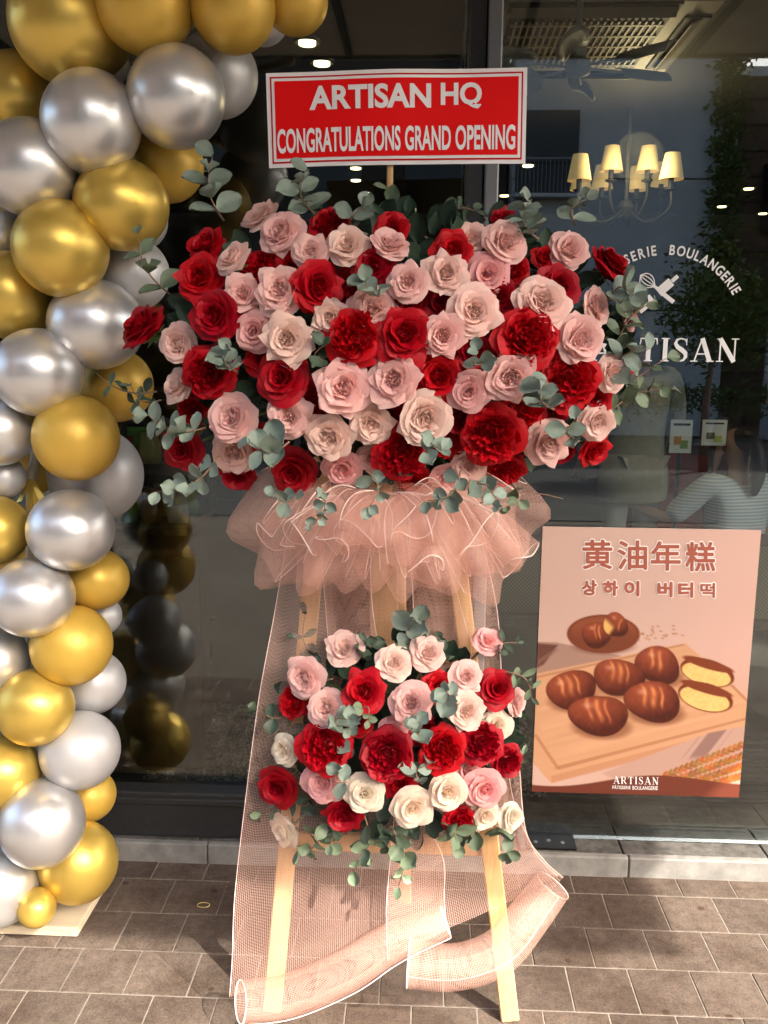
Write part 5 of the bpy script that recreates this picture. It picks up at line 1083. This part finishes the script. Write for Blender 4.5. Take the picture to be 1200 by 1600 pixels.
ctr = thing('shop_counter', 'red fronted shop counter with a glass case behind the seated person', 'counter', (2.6, 6.1, FZ))
a, b = at(1020, 750, 5.9), at(1240, 690, 5.9)
MB().bevbox(((a.x+3.6)/2, 6.7, (FZ+.80)/2+.02), (3.6-a.x, .6, .80-FZ), .01).build('front', mat('red_panel', (.35, .02, .02), .5), ctr)
MB().bevbox(((a.x+3.6)/2, 6.7, .845), (3.7-a.x, .66, .04), .006).build('worktop', M['dark_wood'], ctr)
MB().box(((a.x+3.6)/2, 6.7, 1.05), (3.5-a.x, .5, .36)).build('glass_case', M['glass'], ctr)
card_m = mat('card_white', (.75, .75, .74), .6)
for (x, y, w, h, cols, lb) in ((1064, 682, 34, 52, ((.55, .25, .05), (.2, .35, .1)), 'small white menu card with a drinks picture, left one'), (1116, 676, 38, 40, ((.10, .12, .03), (.45, .50, .10)), 'small white menu card with dark green print, right one')):
    c = at(x, y, 5.0); m_ = mpp(c); t = thing('menu_card', lb, 'menu card', tuple(c), 'menu cards'); MB().box(c, (w*m_, .004, h*m_)).build('card', card_m, t)
    for i, cl in enumerate(cols): MB().box(c + Vector(((-.15+.3*i)*w*m_, -.004, (-.12-.12*i)*h*m_)), (w*m_*.34, .002, h*m_*.25)).build('picture', mat('print%d' % i, cl, .6), t)
    MB().box(c + Vector((0, -.004, .36*h*m_)), (w*m_*.75, .002, h*m_*.07)).build('print_line', M['black'], t)
    MB().tube([c+Vector((0, .01, -.5*h*m_)), Vector((c.x, c.y+.03, FZ))], .012, 8).build('stand', M['black'], t)
# left: wooden shelf unit with snack packets
sh0, sh1 = at(178, 1010, 2.86), at(305, 640, 2.86)
unit = thing('display_shelf', 'brown wooden display shelf behind the balloons inside the left pane', 'shelf', (sh0.x, 3.0, FZ)); xa, xb = sh0.x-.35, sh1.x-.02
MB().bevbox(((xa+xb)/2, 3.06, .46), (xb-xa-.1, .42, .80), .006).build('cabinet', M['dark_wood'], unit)
for k in range(2): MB().bevbox((xa+.16+k*.34, 2.846, .46), (.31, .012, .74), .004).build('cabinet_door', M['dark_wood'], unit)
for z in (.925, 1.12, 1.36): MB().bevbox(((xa+xb)/2, 3.03, z), (xb-xa, .46, .025), .004).build('shelf_board', M['dark_wood'], unit)
for x in (xa+.015, xb-.015): MB().bevbox((x, 3.21, 1.14), (.03, .04, .43), .004).build('upright', M['dark_wood'], unit)
sr = random.Random(12); pk = {'red': (.6, .06, .04), 'green': (.25, .6, .08), 'orange': (.8, .38, .06), 'clear': (.7, .68, .6), 'brown': (.36, .17, .06), 'yellow': (.8, .65, .2)}
PKM = {k: mat('packet_'+k, v, .22) for k, v in pk.items()}
n = 0
for z in (.938, 1.133):
    for row in range(2):
        for k in range(6):
            c = list(pk)[sr.randrange(6)]; x = xb-.05-k*.085; y = 2.87+row*.13; hgt = sr.uniform(.09, .13)
            b = MB(); b.lathe([(.001, 0), (.034, .005), (.04, hgt*.4), (.03, hgt*.85), (.036, hgt), (.001, hgt)], 12); b.v = [(v[0]+x, v[1]*.6+y, v[2]+z) for v in b.v]
            lev = 'lower' if z < 1.1 else 'upper'; tag(b.build('snack_packet', PKM[c], None, True), '%s snack packet on the %s shelf, %s from the right in the %s row' % (c if c != 'clear' else 'clear plastic', lev, ORD[k+1], 'front' if row == 0 else 'back'), 'packet', 'snack packets on the display shelf')
# small spoked wheel with mudguard
wh = thing('push_cart', 'small dark spoked wheel with a mudguard and axle bar inside the left pane', 'cart', tuple(gnd(285, 1095, FZ)))
wc = at(278, 1022, 3.75); wr_ = wc.z-FZ-.004
def ring(R_, r, a0, a1, n=28, yo=0): return [wc + Vector((math.cos(a0+(a1-a0)*k/n)*R_*.82, math.sin(a0+(a1-a0)*k/n)*R_*.57+yo, math.sin(a0+(a1-a0)*k/n)*R_)) if False else wc + Vector((math.cos(a0+(a1-a0)*k/n)*R_*.9, math.cos(a0+(a1-a0)*k/n)*R_*.43+yo, math.sin(a0+(a1-a0)*k/n)*R_)) for k in range(n+1)]
MB().tube(ring(wr_-.016, .016, 0, 6.2832), .017, 8).build('tyre', M['black'], wh, True)
MB().tube(ring(wr_-.034, .016, 0, 6.2832), .005, 6).build('rim', M['frame_light'], wh, True)
for k in range(9):
    a = k*.698; e = ring(wr_-.034, 0, a, a+.1, 1)[0]; MB().tube([wc, e], .0015, 4).build('spoke', M['frame_light'], wh)
MB().tube(ring(wr_+.022, .01, -.5, 2.2, 16), .014, 8).build('mudguard', mat('guard', (.05, .05, .05), .2, .6), wh, True)
MB().tube([wc+Vector((-.07, -.02, wr_+.03)), wc+Vector((.16, .06, wr_+.03))], .012, 8).build('axle_bar', M['black'], wh, True)
for s in (-1, 1): MB().tube([wc+Vector((.02*s, -.035*s, 0)), wc+Vector((.02*s, -.035*s, wr_+.03))], .007, 6).build('fork', M['frame_light'], wh)
# bits on the paving: a dropped rubber band
rb_ = gnd(318, 1414, .0025); tag(MB().tube([rb_+Vector((.017*math.cos(k*.3142), .011*math.sin(k*.3142), 0)) for k in range(21)], .0011, 5).build('rubber_band', mat('band', (.45, .36, .12), .5), None, True), 'thin tan rubber band lying on the dark paving', 'rubber band')
